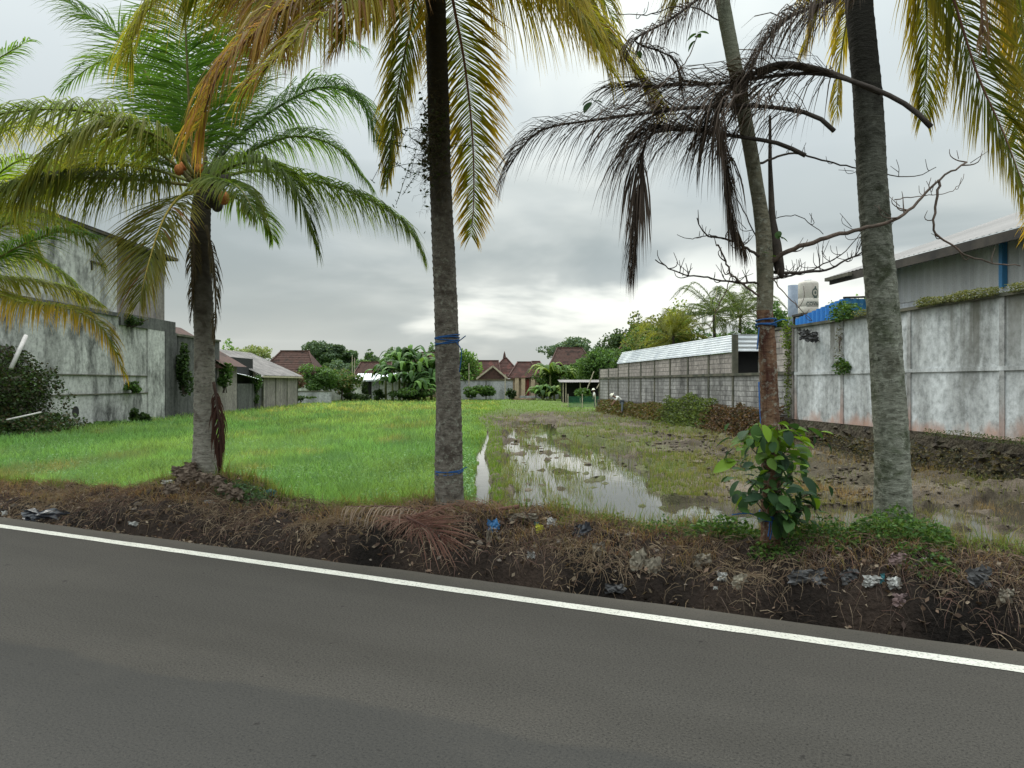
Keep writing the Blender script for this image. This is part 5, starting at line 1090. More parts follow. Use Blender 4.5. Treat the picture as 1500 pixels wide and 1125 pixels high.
DG = [(.03, .055, .018), (.045, .08, .022), (.025, .042, .015)]; MG = [(.05, .10, .022), (.07, .13, .03), (.04, .08, .02)]; BG = [(.09, .17, .03), (.07, .14, .03), (.12, .20, .04)]; OG = [(.13, .15, .035), (.17, .18, .04), (.10, .12, .03)]; FG = [(.05, .085, .045), (.065, .10, .055)]
vr = empty('creeper_mass', (-18.8, 27, FZ), 'huge dark creeper smothering the near end of the concrete building', 'creeper')
crown(vr, 'foliage', (-19.2, 27.6, 1.2), (1.5, 4.4, 2.5), 15000, .13, [(.035, .06, .018), (.05, .085, .025), (.03, .035, .018), (.06, .055, .035)], 34, .36)
m_ = MB()
for i in range(9): m_.tube([(-18.6+random.gauss(0, .2), 25+i*.5, FZ), (-19+random.gauss(0, .4), 26+i*.4, 1.5), (-19.3, 26+i*.3, 3)], .04, 5)
m_.build('stems', M['twigdark'], vr)
crown(vr, 'lower_foliage', (-18.6, 27.0, -.1), (1.3, 4.6, .9), 6000, .12, DG+[(.07, .06, .03)], 20, .4)
pl = MB(); pl.tube([P(16, 540, 24.5), P(38, 492, 25.5)], .07, 8); tag(pl.build('pole', noisy('pale_pole', (.42, .40, .38), (.33, .31, .3), 6), None, True), 'pale pole leaning steeply out of the dark creeper', 'pole', 'poles stuck in the creeper')
pl = MB(); pl.tube([P(10, 615, 24), P(60, 604, 25.4)], .03, 8); tag(pl.build('pole', noisy('pale_pole2', (.42, .40, .38), (.33, .31, .3), 6), None, True), 'thin pale pole lying almost level low in the creeper', 'pole', 'poles stuck in the creeper')
for (x, y, Y_, rx, rz, n_, lb) in [(205, 612, 37, 14, 14, 900, 'dark shrub at the foot of the concrete wall left of the pilaster'), (195, 568, 37.6, 16, 9, 500, 'small plant rooted on the concrete wall ledge'), (150, 622, 34.5, 60, 6, 1500, 'low weeds along the foot of the concrete wall'),
     (270, 540, 43.2, 15, 42, 1800, 'tall dark creeper in the recess right of the concrete building'), (330, 552, 50, 14, 26, 900, 'leafy shrub right of the grey palm by the light wall'), (376, 563, 57, 10, 14, 500, 'bright shrub climbing the shed corner'), (372, 585, 57, 8, 10, 260, 'dry shrub at the shed corner foot'),
     (190, 470, 37.6, 22, 10, 500, 'creeper trailing over the concrete parapet')]:
    bush(lb, x, y, Y_, rx, rz, n_, .2 if n_ > 600 else .17, DG if 'dark' in lb or 'creeper' in lb else MG)
w2 = empty('dark_wall', (-20, 48, FZ), 'black-stained recessed wall right of the concrete building', 'wall'); lbox('wall_face', -19.9, -20.2, 43, 50.3, -.8, 4.4, M['wall_dark'], w2); lbox('wall_cap', -19.8, -20.3, 43, 50.3, 4.4, 4.52, M['ledge'], w2)
h2 = empty('small_house', (-21, 52, FZ), 'small house with plain grey wall and steep brown tiled roof', 'house')
lbox('wall', -19.8, -25, 49.9, 53.2, -.8, 2.95, M['wall_left2'], h2)
def hip(name, x0, x1, y0, y1, z0, z1, mat, parent, rx=.3, ry=.5):
    xm0 = x0+(x1-x0)*rx; xm1 = x1-(x1-x0)*rx; ym = (y0+y1)/2; m_ = MB()
    m_.add([(x0, y0, z0), (x1, y0, z0), (x1, y1, z0), (x0, y1, z0), (xm0, ym, z1), (xm1, ym, z1)], [(0, 1, 5, 4), (1, 2, 5), (2, 3, 4, 5), (3, 0, 4), (0, 3, 2, 1)])
    o = m_.build(name, mat, parent); return o
def courses(x0, x1, y0, ym, z0, z1, xm0, xm1, n_, mat, parent, name='tile_rows'):
    m_ = MB()
    for i in range(n_):
        u = (i+.5)/n_; xa = x0+(xm0-x0)*u; xb = x1+(xm1-x1)*u; y_ = y0+(ym-y0)*u; z_ = z0+(z1-z0)*u
        m_.bar((xa, y_, z_+.01), (xb, y_, z_+.01), .04, .06)
    o = m_.build(name, mat, parent); o['kind'] = 'stuff'; return o
m_ = MB(); m_.add([(-19.2, 49.5, 2.75), (-19.2, 53.6, 2.75), (-24, 53.6, 5.6), (-24, 49.5, 5.6)], [(0, 1, 2, 3)]); m_.add([(-19.3, 49.55, 2.6), (-24, 49.55, 5.4), (-24, 49.55, 2.6)], [(0, 1, 2)]); m_.build('roof', M['tile_brown'], h2)
w3 = empty('low_dark_wall', (-20, 55, FZ), 'low black-stained wall with a dark gap under loose tin', 'wall'); lbox('wall_face', -19.8, -20, 53.3, 58.5, -.8, 1.55, M['wall_dark'], w3); 
m_ = MB(); corr(m_, (-19.4, 54, 2.15), (-19.4, 58, 1.75), (-21.5, 54, 2.6), 8, .03); m_.build('tin_sheet', M['tin'], w3); lbox('gap_shade_panel', -20.5, -20.6, 53.3, 58.5, 1, 3.5, M['dark'], w3)  # black panel behind the tin paints the shade in the gap
sh = empty('field_shed', (-20, 63, FZ), 'long grey shed with sloping weathered asbestos roof on the field edge', 'shed')
for i in range(3): lbox('wall_panel', -19.7, -19.9, 58.6+i*3.1, 61.55+i*3.1, -.8, 2.05, M['wall_left2'], sh)
for i in range(4): lbox('post', -19.66, -19.92, 58.45+i*3.1, 58.6+i*3.1, -.8, 2.1, M['ledge'], sh)
m_ = MB(); corr(m_, (-19.4, 57.6, 2.18), (-19.4, 68.6, 2.18), (-24.2, 57.6, 4.35), 30, .06); m_.build('roof_sheet', M['asbestos'], sh)
m_ = MB(); m_.bar((-19.42, 57.6, 2.1), (-19.42, 68.6, 2.1), .06, .12); m_.build('eave_board', M['bamboo'], sh)
# far buildings (x in px converted at depth)
def fx(px_, Y_): return (px_-750)/F*Y_
def fz(py_, Y_): return CAMZ+(561-py_)/F*Y_
def house(label, px0, px1, ye, yr, Y_, ry0, ry1, tmat, wmat, wx0=None, wx1=None, ridge=.3, depth=6, name='house', rows=13):
    x0, x1 = fx(px0, Y_), fx(px1, Y_); root = empty(name, ((x0+x1)/2, Y_, FZ), label, 'house')
    z0 = fz(ye, Y_); z1 = fz(yr, Y_+depth/2)
    hip('roof', x0, x1, Y_, Y_+depth, z0, z1, tmat, root, ridge)
    xm0 = x0+(x1-x0)*ridge; xm1 = x1-(x1-x0)*ridge; courses(x0, x1, Y_, Y_+depth/2, z0, z1, xm0, xm1, rows, tmat, root)
    m_ = MB(); m_.bar((xm0-.1, Y_+depth/2, z1+.05), (xm1+.1, Y_+depth/2, z1+.05), .16, .2); m_.build('ridge', tmat, root)
    for (a, b) in ((x0, xm0), (x1, xm1)):
        m_ = MB(); m_.bar((a, Y_, z0+.05), (b, Y_+depth/2, z1+.05), .14, .16); m_.build('hip_ridge', tmat, root)
    m_ = MB(); m_.box(((x0+x1)/2, Y_+depth/2, (z0+FZ)/2-.1), ((x1-x0)*.86, depth*.8, z0-FZ)); m_.build('wall', wmat, root); return root
house('dark brown hip-roofed house left of the field end', 378, 462, 548, 515, 78, 0, 0, M['tile_brown'], M['white_wall'], ridge=.25)
house('dim low-roofed house behind the white outbuilding', 515, 575, 553, 531, 98, 0, 0, M['tile_brown'], M['cream'], ridge=.12)
house('house with small red ridge peeking above the banana clump', 600, 650, 530, 517, 100, 0, 0, M['tile_red'], M['cream'], ridge=.3)
house('red-tiled house with a long level ridge behind the block wall', 686, 735, 554, 529, 98, 0, 0, M['tile_red'], M['cream'], ridge=.12)
h = house('red-tiled house with a pointed peaked roof behind the small gable', 712, 768, 554, 525, 100, 0, 0, M['tile_red'], M['cream'], ridge=.47)
m_ = MB(); q = P(739, 522, 103); m_.tube([(q.x, 103, q.z-.3), (q.x, 103, q.z+.3), (q.x, 103, q.z+.7)], [.25, .15, .03], 6); m_.build('finial', M['tile_brown'], h)
h = house('red-tiled house with cream columns and a red door', 744, 793, 553, 531, 93, 0, 0, M['tile_red'], M['cream'], ridge=.3)
for px_ in (757, 766.5, 781):
    x = fx(px_, 92.8); m_ = MB(); m_.box((x, 93.3, (fz(553, 93)+FZ)/2), (.5, .4, fz(553, 93)-FZ)); m_.build('column', M['cream'], h)
for px_ in (769.5, 773.5): x = fx(px_, 92.8); m_ = MB(); m_.box((x, 93.45, FZ+1.3), (.3, .1, 2.4)); m_.build('door', M['reddoor'], h)
m_ = MB(); m_.box((fx(774, 93), 92.6, FZ+.15), (2.2, 1, .5)); m_.build('step', M['far_wall'], h)
house('reddish roof at the right edge of the cream house', 772, 800, 545, 530, 104, 0, 0, M['tile_red'], M['cream'], ridge=.3)
# small gable house
g = empty('gabled_shed', (fx(721, 91), 91, FZ), 'small gabled outbuilding with pale barge boards behind the grey block wall', 'shed')
a, b, t_ = P(698, 555, 91), P(744, 555, 91), P(722, 537, 91)
m_ = MB(); m_.add([a, b, t_], [(0, 1, 2)]); m_.build('gable', M['tile_brown'], g)
for q in (a, b):
    m_ = MB(); m_.bar(q+Vector((0, -.2, 0)), t_+Vector((0, -.2, .05)), .12, .2); m_.build('barge_board', M['bamboo'], g)
    m_ = MB(); m_.add([q, t_, t_+Vector((0, 5, 0)), q+Vector((0, 5, 0))], [(0, 1, 2, 3)]); m_.build('roof_slope', M['tile_red'], g)
m_ = MB(); m_.box(((a.x+b.x)/2, 93.5, (a.z+FZ)/2), (b.x-a.x-.5, 4.6, a.z-FZ)); m_.build('wall', M['cream'], g)
house('large dark brown roof right of the banana plants', 806, 868, 534, 510, 100, 0, 0, M['tile_brown'], M['dark'], ridge=.2)  # near-black walls paint the shaded opening under the roof
house('deep red roof half hidden behind the block wall trees', 898, 955, 527, 503, 85, 0, 0, M['tile_brown'], M['cream'], ridge=.35)
def fwall(name, label, px0, px1, yt, Y_, mat, th=.2, cat='wall', zb=FZ-.3):
    x0, x1 = fx(px0, Y_), fx(px1, Y_); zt = fz(yt, Y_); root = empty(name, ((x0+x1)/2, Y_, FZ), label, cat)
    n_ = max(1, int((x1-x0)/3))
    for i in range(n_):
        a, b = x0+(x1-x0)*i/n_, x0+(x1-x0)*(i+1)/n_
        m_ = MB(); m_.box(((a+b)/2, Y_, (zt+zb)/2), (b-a-.12, th, zt-zb)); m_.build('panel', mat, root)
        m_ = MB(); m_.box((a, Y_, (zt+zb)/2+.03), (.12, th+.06, zt-zb)); m_.build('post', M['ledge'], root)
    m_ = MB(); m_.box(((x0+x1)/2, Y_, zt+.06), (x1-x0, th+.1, .1)); m_.build('coping', M['ledge'], root); return root
fwall('block_wall', 'grey block wall at the far end right of the middle palm', 672, 752, 558, 88.5, M['far_wall'])
fwall('block_wall', 'low brown-capped wall at the far left corner of the field', 425, 486, 574, 74, M['far_wall'])
fwall('block_wall', 'darker far wall behind the bushes right of the cream house', 785, 880, 570, 92, M['far_wall'])
fwall('white_wall', 'white plastered wall behind the round bushes', 435, 520, 562, 84, M['white_wall'])
wb_ = empty('outbuilding', (fx(550, 88), 88, FZ), 'low white outbuilding with a flat pale tin roof at the field end', 'outbuilding')
for (a, b, mt) in ((517, 533, M['white_wall']), (533, 544, M['dark']), (544, 556, M['far_wall']), (556, 600, M['white_wall'])):
    m_ = MB(); x0, x1 = fx(a, 88), fx(b, 88); m_.box(((x0+x1)/2, 89, (fz(558, 88)+FZ)/2), (x1-x0-.05, 2, fz(558, 88)-FZ)); m_.build('wall_section', mt, wb_)
m_ = MB(); corr(m_, P(514, 558, 87.5), P(604, 557, 87.5), P(514, 558, 87.5)+Vector((0, 4, .9)), 24, .05); m_.build('roof_sheet', M['tin'], wb_)
m_ = MB(); m_.bar(P(514, 557.5, 87.4), P(604, 556.5, 87.4), .08, .2); m_.build('eave', M['tin'], wb_)
for px_, y0, y1, Y_, lb in [(516, 520, 582, 86, 'slim bamboo pole left of the outbuilding'), (519.5, 524, 582, 86.4, 'thinner bamboo pole beside the outbuilding'), (740, 548, 581, 87.6, 'white post in front of the grey block wall'), (687, 532, 572, 87.6, 'thin pole left of the red-tiled houses')]:
    m_ = MB(); m_.tube([(fx(px_, Y_), Y_, FZ-.2), (fx(px_, Y_), Y_, fz(y0, Y_))], .05, 6); tag(m_.build('pole', M['bamboo']), lb, 'pole')
# trees
tree('big rounded blue-green tree furthest behind the left houses', 482, 503, 583, 118, 32, 6500, .45, FG, k_=26, frac=.5)
tree('smaller blue-green tree just right of the big rounded one', 512, 512, 583, 120, 14, 2200, .42, FG)
tree('light round tree above the small house roof', 338, 503, 590, 75, 14, 1500, .3, BG)
tree('pale flowering tree behind the shed roof', 372, 508, 590, 95, 26, 1300, .3, [(.16, .18, .08), (.12, .16, .05)], frac=.3)
tree('bright round bush-like tree right of the shed', 463, 534, 584, 79, 27, 4200, .26, MG, k_=20, frac=.75)
tree('darker spreading tree before the white wall', 500, 541, 584, 81, 24, 3600, .26, MG+[(.11, .10, .04)], k_=20, frac=.8)
tree('reddish shrubby tree left of the bright one', 433, 545, 590, 75, 10, 800, .22, [(.10, .05, .035), (.07, .08, .03)])
for i, (x, yt, r_) in enumerate([(548, 514, 14), (572, 512, 15), (600, 510, 16), (536, 520, 12), (625, 506, 14), (584, 520, 18)]):
    tree(['narrow-topped tree far behind the outbuilding', 'ragged tree far behind the outbuilding right end', 'taller tree far behind the banana clump', 'low tree left of the ragged far trees', 'tree behind the highest banana leaves', 'wide dark tree behind the banana clump'][i], x, yt, 583, 108+i, r_, 1900, .4, FG+MG, k_=14, frac=.75)
tree('broad green tree just right of the middle palm', 680, 517, 583, 92, 20, 3400, .32, MG+BG, k_=18, frac=.75)
tree('yellowish tree behind the red-tiled houses left', 664, 524, 583, 96, 16, 1600, .32, OG)
tree('feathery flat-topped tree above the large brown roof', 832, 498, 583, 112, 34, 3600, .4, FG, k_=24, frac=.4)
tree('leafy dark tree left of the block wall end', 882, 502, 588, 80, 28, 6000, .3, MG, k_=22, frac=.85)
tree('dense tree touching the block wall end', 915, 512, 588, 76, 22, 4200, .28, MG+DG, k_=20, frac=.85)
tree('tall dark tree beyond the wall left of the olive one', 912, 478, 588, 100, 28, 4200, .4, DG, k_=20, frac=.7)
tree('dark bushy tree in front of the far coconut trunks', 1045, 488, 588, 64, 36, 4200, .26, MG, k_=24, frac=.9)
tree('green bushy tree right under the far coconut palms', 1092, 486, 588, 64, 26, 3000, .26, MG+OG, k_=20, frac=.9)
tree('big olive-green tree filling the gap left of the yellow palm', 948, 470, 588, 78, 30, 6500, .28, MG+OG, k_=26, frac=.95)
tree('broad green tree directly behind the canopy sheets', 1005, 476, 588, 70, 34, 6000, .26, MG+OG, k_=26, frac=.95)
tree('olive bamboo-like tree behind the canopy', 958, 452, 588, 84, 36, 8500, .32, OG, k_=26, frac=.8)
tree('taller yellowish tree behind the canopy', 995, 452, 588, 88, 26, 4800, .32, OG+BG, k_=22, frac=.8)
tree('dark tree between the far coconut palms and canopy', 935, 464, 588, 96, 18, 2600, .35, DG+OG, k_=16, frac=.7)
tree('dark green tree under the far coconut palms', 1060, 478, 588, 84, 50, 6500, .35, DG+MG, k_=24, frac=.75)
tree('round tree seen left of the water tank', 1146, 425, 560, 62, 20, 2800, .25, MG, k_=16, frac=.6)
tree('pale tree seen right of the water tank', 1215, 446, 560, 60, 24, 1600, .22, [(.17, .19, .06), (.13, .16, .06)], k_=16, frac=.5)
tree('slim tree between the mossy palm and warehouse eave', 1266, 414, 560, 50, 12, 900, .18, BG, k_=10, frac=.5)
tree('low tree left of the far silo', 1108, 470, 560, 70, 18, 1400, .28, MG, k_=14, frac=.7)
for (x, yt, rx, Y_, cc_, lb) in [(495, 528, 22, 105, FG, 'low blue-green tree between the round tree and the bamboo poles'), (530, 527, 18, 106, MG, 'low tree above the white outbuilding'), (562, 524, 22, 107, FG, 'tree above the right end of the outbuilding roof'), (645, 522, 20, 98, DG, 'dark tree half hidden by the middle palm trunk'),
    (700, 534, 14, 101, DG, 'small dark tree left of the small gable'), (795, 536, 14, 108, DG, 'dark tree between the red roofs and the large brown roof'), (862, 514, 20, 104, MG, 'green tree right of the large brown roof'), (785, 549, 14, 96, MG, 'low tree touching the cream house'), (405, 524, 14, 100, DG, 'tree peeking over the brown hip-roofed house'),
    (470, 536, 20, 100, MG, 'mid-green tree low behind the round bushes'), (517, 538, 18, 101, FG, 'pale green tree behind the outbuilding left end'), (545, 534, 20, 103, MG, 'mid-green tree behind the outbuilding middle'), (580, 526, 26, 104, FG, 'wide pale green tree behind the banana clump left'), (655, 534, 18, 100, MG, 'mid-green tree just behind the middle palm'),
    (776, 538, 16, 109, FG, 'pale tree far behind the red roofs'), (818, 524, 22, 107, FG, 'blue-green tree behind the large brown roof left'), (880, 522, 26, 104, DG, 'dark tree behind the leafy one at the wall end'), (440, 536, 18, 98, DG, 'dark tree right behind the brown hip-roofed house'), (358, 514, 18, 100, FG, 'pale tree left above the shed roof'),
    (848, 530, 22, 95, MG, 'green tree under the right end of the large brown roof'), (620, 530, 30, 90, MG, 'broad tree directly behind the banana clump')]:
    tree(lb, x, yt, 583, Y_, rx, 2600, .38, cc_, k_=16, frac=.9)
for (x, y, Y_, rx, rz, n_, cols, lb) in [(693, 573, 86, 18, 9, 1600, MG, 'low green bush before the grey block wall left end'), (715, 571, 86, 16, 10, 1400, MG, 'rounded bush before the grey block wall middle'), (748, 577, 86, 9, 7, 700, DG, 'small dark bush left of the cream house step'),
    (800, 573, 84, 20, 11, 1900, MG, 'bushy plants in front of the cream house right side'), (830, 566, 82, 14, 16, 1700, DG, 'dark bush beside the field hut'), (850, 575, 70, 16, 9, 1500, MG, 'bush inside the fenced plot by the hut'), (805, 552, 90, 26, 14, 2200, MG, 'dark green thicket under the large brown roof'),
    (890, 572, 72, 18, 12, 1500, MG+BG, 'leafy bush between the two people'), (835, 545, 93, 18, 12, 1400, BG, 'light bush left of the dark leafy tree'), (440, 583, 72, 22, 4, 600, DG, 'low hedge at the far left field corner'), (520, 582, 84, 26, 7, 1500, DG, 'dark hedge in front of the outbuilding'),
    (460, 566, 88, 34, 14, 2600, MG, 'thicket behind the round bushes at the far left'), (500, 556, 94, 26, 14, 2000, FG, 'pale thicket between the round bushes and the outbuilding'), (655, 560, 90, 22, 20, 2200, MG, 'thicket between the middle palm and the grey block wall'), (800, 560, 92, 18, 14, 1600, MG, 'thicket right of the cream columns'), (862, 556, 90, 26, 18, 2800, MG, 'thicket over the field hut roof'),
    (600, 576, 81, 36, 12, 3200, MG+DG, 'dense undergrowth below the banana clump'), (555, 579, 83, 10, 9, 700, DG, 'dark shrub in the outbuilding doorway'), (535, 568, 86.8, 6, 12, 500, DG, 'climbing plant on the outbuilding door'), (660, 575, 84, 20, 9, 1200, DG, 'undergrowth behind the middle palm')]:
    bush(lb, x, y, Y_, rx, rz, n_, .26, cols)
# vegetation skirting the block wall foot
def skirt(label, Y0, Y1, z0, z1, n_, cols, size=.12):
    Yv = rng.uniform(Y0, Y1, n_); hgt = z0+(z1-z0)*rng.uniform(0, 1, n_)*(.7+.5*fbm(Yv*.9, Yv*0+3, 4, 33)); p = np.stack([WXr(Yv)-.08-rng.uniform(0, .9, n_)*(1-(hgt-z0)/(z1-z0+.4))*1.0, Yv, hgt], 1)
    root = empty('hedge', WP((Y0+Y1)/2, -.3, FZ), label, 'hedge'); leafquads('foliage', p, rng.uniform(.6, 1.3, n_)*size, mixc(cols, n_, .3), parent=root, kind='stuff')
skirt('brown dried weeds at the block wall foot near the leaning tree', 24.5, 31, FZ, .75, 5500, [(.09, .055, .035), (.13, .08, .05), (.07, .06, .03)])
skirt('green bushy weeds halfway along the block wall', 30.2, 36.5, FZ, 1.0, 4500, [(.08, .12, .03), (.12, .16, .04), (.06, .08, .03)])
skirt('brown and olive weeds along the far half of the block wall', 36, 50, FZ, .55, 6500, [(.13, .09, .04), (.10, .08, .035), (.09, .11, .03)], .16)
skirt('dark weeds along the stone footing under the rendered wall', 14, 24.5, FZ, .2, 2500, [(.05, .05, .025), (.10, .08, .04)], .08)
# far palms / bananas
def farpalm(label, px_, yc, ybase, Y_, L, n_, c0, c1, name='palm_tree'):
    root = empty(name, (fx(px_, Y_), Y_, FZ), label, 'palm tree', 'coconut palms beyond the walls'); c_ = P(px_, yc, Y_)
    m_ = MB(); m_.tube(spline([(c_.x+.4, Y_, FZ-.3), (c_.x+.1, Y_, (FZ+c_.z)/2), c_], 10), list(np.linspace(.2, .13, 10)), 8); m_.build('trunk', M['barkA'], root, True)
    for i in range(n_):
        a = i*2.399+random.uniform(-.3, .3); el = random.uniform(-.55, 1.35); d = Vector((math.cos(a)*math.cos(el), math.sin(a)*math.cos(el), math.sin(el)))
        h_ = Vector((math.cos(a), math.sin(a), 0)); ps = [c_, c_+d*L*.4, c_+d*L*.65+h_*L*.18, c_+d*L*.7+h_*L*.4+Vector((0, 0, -L*.25))]
        frond(root, ps, L=.95, g=.5, n=34, w=.07, c0=np.array(c0)/1.7, c1=np.array(c1)/1.9, seg=3, rr=(.04, .015))
    return root
farpalm('far coconut palm with the spikiest crown over the canopy', 1046, 458, 588, 70, 4.8, 30, (.06, .10, .035), (.09, .13, .05))
farpalm('far coconut palm just left of the leaning trunk', 1084, 464, 588, 74, 4.8, 28, (.06, .095, .04), (.09, .12, .05))
farpalm('far yellowing coconut palm with pale heart behind the canopy', 986, 492, 588, 68, 3.8, 26, (.14, .17, .04), (.19, .19, .06))
def banana(label, px_, yc, Y_, L, n_, cols, lean=0):
    root = empty('banana_plant', (fx(px_, Y_), Y_, FZ), label, 'banana plant', 'banana plants at the field end'); c_ = P(px_, yc, Y_)
    m_ = MB(); m_.tube([(c_.x, Y_, FZ-.2), (c_.x, Y_, (FZ+c_.z)/2), c_], [.16, .13, .07], 8); m_.build('stem', RM((.14, .15, .06)), root, True)
    for i in range(n_):
        a = i*2.4+random.uniform(-.4, .4); el = random.uniform(.3, 1.4); d = np.array([math.cos(a)*math.cos(el), math.sin(a)*math.cos(el)*.7, math.sin(el)]); h_ = np.array([math.cos(a), math.sin(a)*.7, 0])
        l = L*random.uniform(.7, 1.1); ps = spline([np.array(c_), np.array(c_)+d*l*.45, np.array(c_)+d*l*.7+h_*l*.25+np.array([0, 0, -.1*l]), np.array(c_)+d*l*.65+h_*l*.5+np.array([0, 0, -.4*l])], 9)
        V = []; col = np.array(random.choice(cols))*random.uniform(.7, 1.3)
        for k_, q in enumerate(ps):
            T = ps[min(k_+1, 8)]-ps[max(k_-1, 0)]; S = np.cross(T, [0, 0, 1.]); S = S/(np.linalg.norm(S)+1e-6); w_ = .27*math.sin(math.pi*min(1, max(.04, k_/8*.95+.03)))**.6*random.uniform(.8, 1.1)
            V += [q-S*w_+np.array([0, 0, -.12*random.random()-.05]), q, q+S*w_+np.array([0, 0, -.12*random.random()-.05])]
        Fs = []
        for k_ in range(8): b_ = k_*3; Fs += [(b_, b_+3, b_+4, b_+1), (b_+1, b_+4, b_+5, b_+2)]
        mesh_np('leaf', V, Fs, np.tile(col, (len(V), 1)), M['foliage'], root, True, 4)
BC = [(.04, .09, .025), (.06, .13, .03), (.10, .19, .04), (.035, .07, .02)]
for (x, y, Y_, L, lb) in [(592, 545, 83, 3.0, 'banana plant with a pale upright leaf in the clump centre'), (575, 560, 82, 2.6, 'lower banana plant at the left of the clump'), (612, 540, 83.5, 3.2, 'banana plant with the highest arching leaves'), (632, 545, 84, 3.0, 'banana plant nearest the middle palm'),
     (622, 565, 82.5, 2.5, 'low banana plant in front of the clump'), (604, 562, 81.5, 2.6, 'broad drooping banana plant in the clump front'), (585, 530, 85, 2.8, 'banana plant at the back of the clump'), (600, 528, 86, 3.2, 'tallest banana plant behind the clump'), (645, 560, 83, 2.6, 'low banana plant half behind the middle palm'), (565, 548, 84, 2.6, 'banana plant leaning over the outbuilding roof end'), (615, 575, 81, 2.2, 'small banana plant at the field edge of the clump'),
     (806, 548, 88, 2.6, 'pale-leaved banana plant under the large brown roof'), (820, 550, 89, 2.4, 'yellowish banana plant left of the dark leafy tree'), (795, 575, 82, 1.7, 'low banana plant before the cream house'), (812, 576, 82, 1.6, 'second low banana plant right of the cream house')]:
    banana(lb, x, y, Y_, L, 19, BC if x < 800 else [(.10, .17, .04), (.16, .22, .05), (.07, .12, .03)])
# field hut, net fence
hu = empty('field_hut', (fx(850, 73), 73, FZ), 'low open field hut with a flat grey roof and thin posts', 'hut')
z_ = fz(560, 72); m_ = MB(); corr(m_, (fx(820, 72), 72, z_), (fx(884, 72), 72, z_), (fx(820, 72), 75.5, z_+.25), 24, .015); m_.build('roof_sheet', M['asbestos'], hu)
for px_ in (825, 829, 850, 878): m_ = MB(); m_.tube([(fx(px_, 72.3), 72.3, FZ-.2), (fx(px_, 72.3), 72.3, z_)], .05, 6); m_.build('post', M['bamboo'], hu)
m_ = MB(); m_.box((fx(852, 75.3), 75.3, (z_+FZ)/2), (fx(884, 72)-fx(822, 72), .08, z_-FZ)); m_.build('back_wall', M['dark'], hu)
nf = empty('net_fence', (fx(880, 58), 58, FZ), 'green net fence on thin stakes round the plot by the hut', 'fence')
for px_, yt in ((832, 577), (853, 577), (872, 578), (885, 578), (879, 580)): m_ = MB(); m_.tube([(fx(px_, 58), 58, FZ-.1), (fx(px_, 58), 58, fz(yt, 58))], .035, 6); m_.build('stake', M['bamboo'], nf)
m_ = MB(); zt = fz(581, 58); x0, x1 = fx(832, 58), fx(885, 58)
for i in range(75): x = x0+(x1-x0)*i/74; m_.bar((x, 58.05, FZ), (x, 58.05, zt), .014)
for i in range(9): zz2 = FZ+(zt-FZ)*i/8; m_.bar((x0, 58.06, zz2), (x1, 58.06, zz2), .014)
o = m_.build('netting', noisy('green_net', (.03, .13, .07), (.05, .18, .09), 5), nf); o['kind'] = 'stuff'
for (x0_, y0_, x1_, y1_, lb) in [(859, 573, 870, 544, 'slanting bamboo pole above the left person'), (874, 569, 880, 559, 'short slanting stick near the hut roof')]:
    m_ = MB(); m_.tube([P(x0_, y0_, 71), P(x1_, y1_, 71)], .05, 6); tag(m_.build('pole', M['bamboo']), lb, 'pole')
# people: one skinned body each, clothing and hat as parts
def skinned(name, verts, edges, radii, mat, parent):
    me = bpy.data.meshes.new(name); me.from_pydata(verts, edges, []); o = bpy.data.objects.new(name, me); COL.objects.link(o)
    md = o.modifiers.new('s', 'SKIN'); sv = me.skin_vertices[0] if me.skin_vertices else None
    if sv is None:
        bpy.context.view_layer.objects.active = o
        bm_ = __import__('bmesh').new(); bm_.from_mesh(me); bm_.verts.layers.skin.verify(); bm_.to_mesh(me); bm_.free(); sv = me.skin_vertices[0]
    for i, r_ in enumerate(radii): sv.data[i].radius = (r_, r_) if isinstance(r_, float) else r_
    sv.data[0].use_root = True
    md.use_smooth_shade = True; sb = o.modifiers.new('b', 'SUBSURF'); sb.levels = 1; sb.render_levels = 1
    dg = bpy.context.evaluated_depsgraph_get(); me2 = bpy.data.meshes.new_from_object(o.evaluated_get(dg)); o.modifiers.clear(); o.data = me2; me2.materials.clear(); me2.materials.append(mat)
    o.parent = parent; o.matrix_parent_inverse = pmat(parent).inverted(); return o
skin = newmat('skin', (.22, .12, .08), .6); cloth_w = newmat('white_cloth', (.72, .72, .66), .8); cloth_g = newmat('grey_cloth', (.16, .19, .22), .85); cloth_d = newmat('dark_cloth', (.05, .05, .06), .9); straw = newmat('straw', (.6, .58, .48), .85)
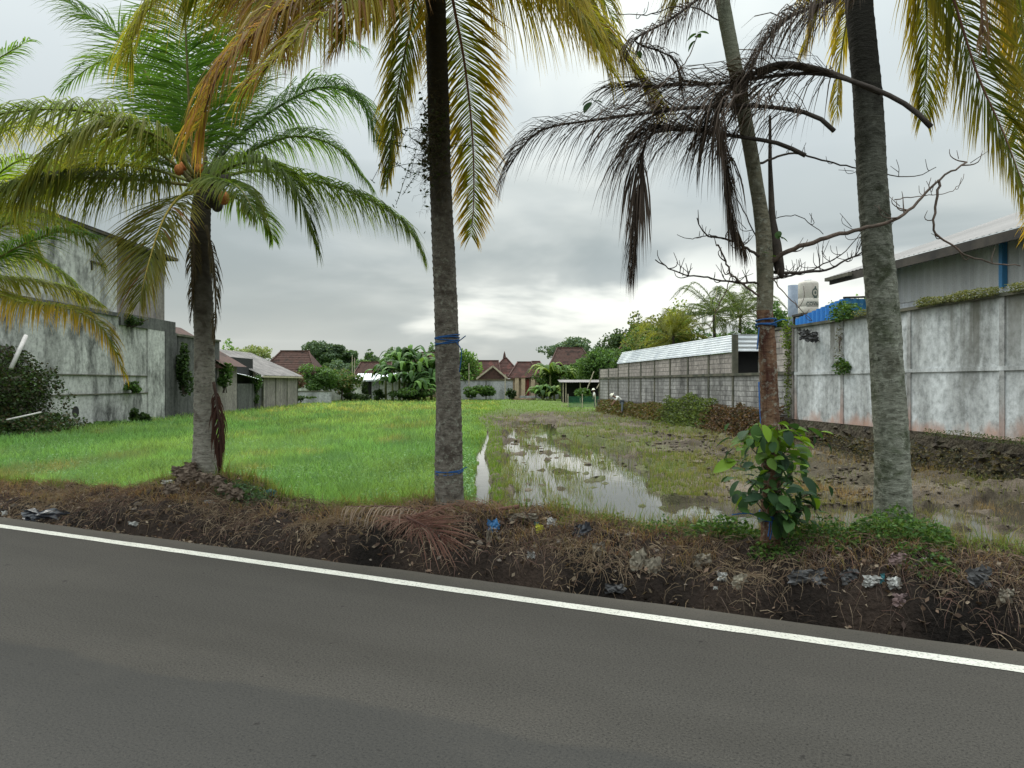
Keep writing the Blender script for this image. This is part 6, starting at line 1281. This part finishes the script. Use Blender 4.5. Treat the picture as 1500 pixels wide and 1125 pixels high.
def person(label, px_, Y_, bend, S=.92, shirt_m=None, leg_m=None, bz=FZ+.02):
    base = Vector((fx(px_, Y_), Y_, bz)); root = empty('person', base, label, 'person')
    def B(x, y, z_): return tuple(base+Vector((x, y, z_))*S)
    c_, s_ = math.cos(bend), math.sin(bend); hipz = .88
    def Tr(x, u, f=0): return (x, -s_*u*.3+f, hipz+c_*u) if False else (x-s_*u, f, hipz+c_*u)
    chest = Tr(0, .36); neck = Tr(0, .56); headb = Tr(-.01, .64); head = Tr(-.02, .76); top = Tr(-.02, .86)
    arm = .35 if bend > .5 else .1
    vs = [(0, 0, hipz), Tr(0, .18), chest, neck, headb, head, top,
          (0, -.10, .84), (0.01, -.11, .46), (-.02, -.11, .08), (-.13, -.12, .03), (0, .10, .84), (.05, .11, .46), (.03, .11, .08), (-.09, .12, .03),
          (chest[0], -.19, chest[2]+.12), (chest[0]-arm*.5, -.23, chest[2]-.15), (chest[0]-arm*1.1, -.20, chest[2]-.40), (chest[0]-arm*1.25, -.19, chest[2]-.49),
          (chest[0], .19, chest[2]+.12), (chest[0]-arm*.5, .23, chest[2]-.15), (chest[0]-arm*1.1, .20, chest[2]-.40), (chest[0]-arm*1.25, .19, chest[2]-.49)]
    es = [(0, 1), (1, 2), (2, 3), (3, 4), (4, 5), (5, 6), (0, 7), (7, 8), (8, 9), (9, 10), (0, 11), (11, 12), (12, 13), (13, 14), (2, 15), (15, 16), (16, 17), (17, 18), (2, 19), (19, 20), (20, 21), (21, 22)]
    rad = [.13, .12, .14, .06, .06, .095, .06, .09, .06, .04, .035, .09, .06, .04, .035, .06, .045, .035, .03, .06, .045, .035, .03]
    skinned('body', [B(*v) for v in vs], es, [r_*S for r_ in rad], skin, root)
    sh_i = [0, 1, 2, 3, 15, 16, 19, 20]; mp_ = {k_: i for i, k_ in enumerate(sh_i)}
    skinned('shirt', [B(*vs[i]) for i in sh_i], [(mp_[a], mp_[b]) for a, b in es if a in mp_ and b in mp_], [(rad[i]+.022)*S for i in sh_i], shirt_m or cloth_w, root)
    tr_i = [0, 7, 8, 9, 11, 12, 13]; mp2 = {k_: i for i, k_ in enumerate(tr_i)}
    skinned('trousers', [B(*vs[i]) for i in tr_i], [(mp2[a], mp2[b]) for a, b in es if a in mp2 and b in mp2], [(rad[i]+.018)*S for i in tr_i], leg_m or cloth_d, root)
    m_ = MB(); hb = Vector(B(*head)); ax = (Vector(B(*top))-Vector(B(*headb))).normalized()
    m_.tube([hb+ax*.02, hb+ax*.05, hb+ax*.14, hb+ax*.17], [.21, .12, .09, .02], 14); m_.build('hat', straw, root, True)
person('person in a white shirt and pale hat standing in the fenced plot', 871, 61, .12, .86)
person('person bent forward in a white and grey top near the block wall end', 911, 43, 1.05, .8, cloth_w, cloth_g, -.15)
# rubble by the cream house
rk = MB()
for i in range(24):
    q = P(random.uniform(752, 784), random.uniform(580, 585), 86); r_ = random.uniform(.12, .3); rk.box((q.x, q.y+random.uniform(-1, 1), FZ+r_*.4), (r_*2, r_*1.4, r_), random.uniform(0, 3))
tag(rk.build('rubble', noisy('tan_rubble', (.28, .18, .12), (.2, .15, .11), 3)), 'heap of brown rubble before the cream house steps', 'rubble', kind='stuff')
print('objects', len(SC.objects), 'tris', sum(len(o.data.polygons) for o in SC.objects if o.type == 'MESH'))
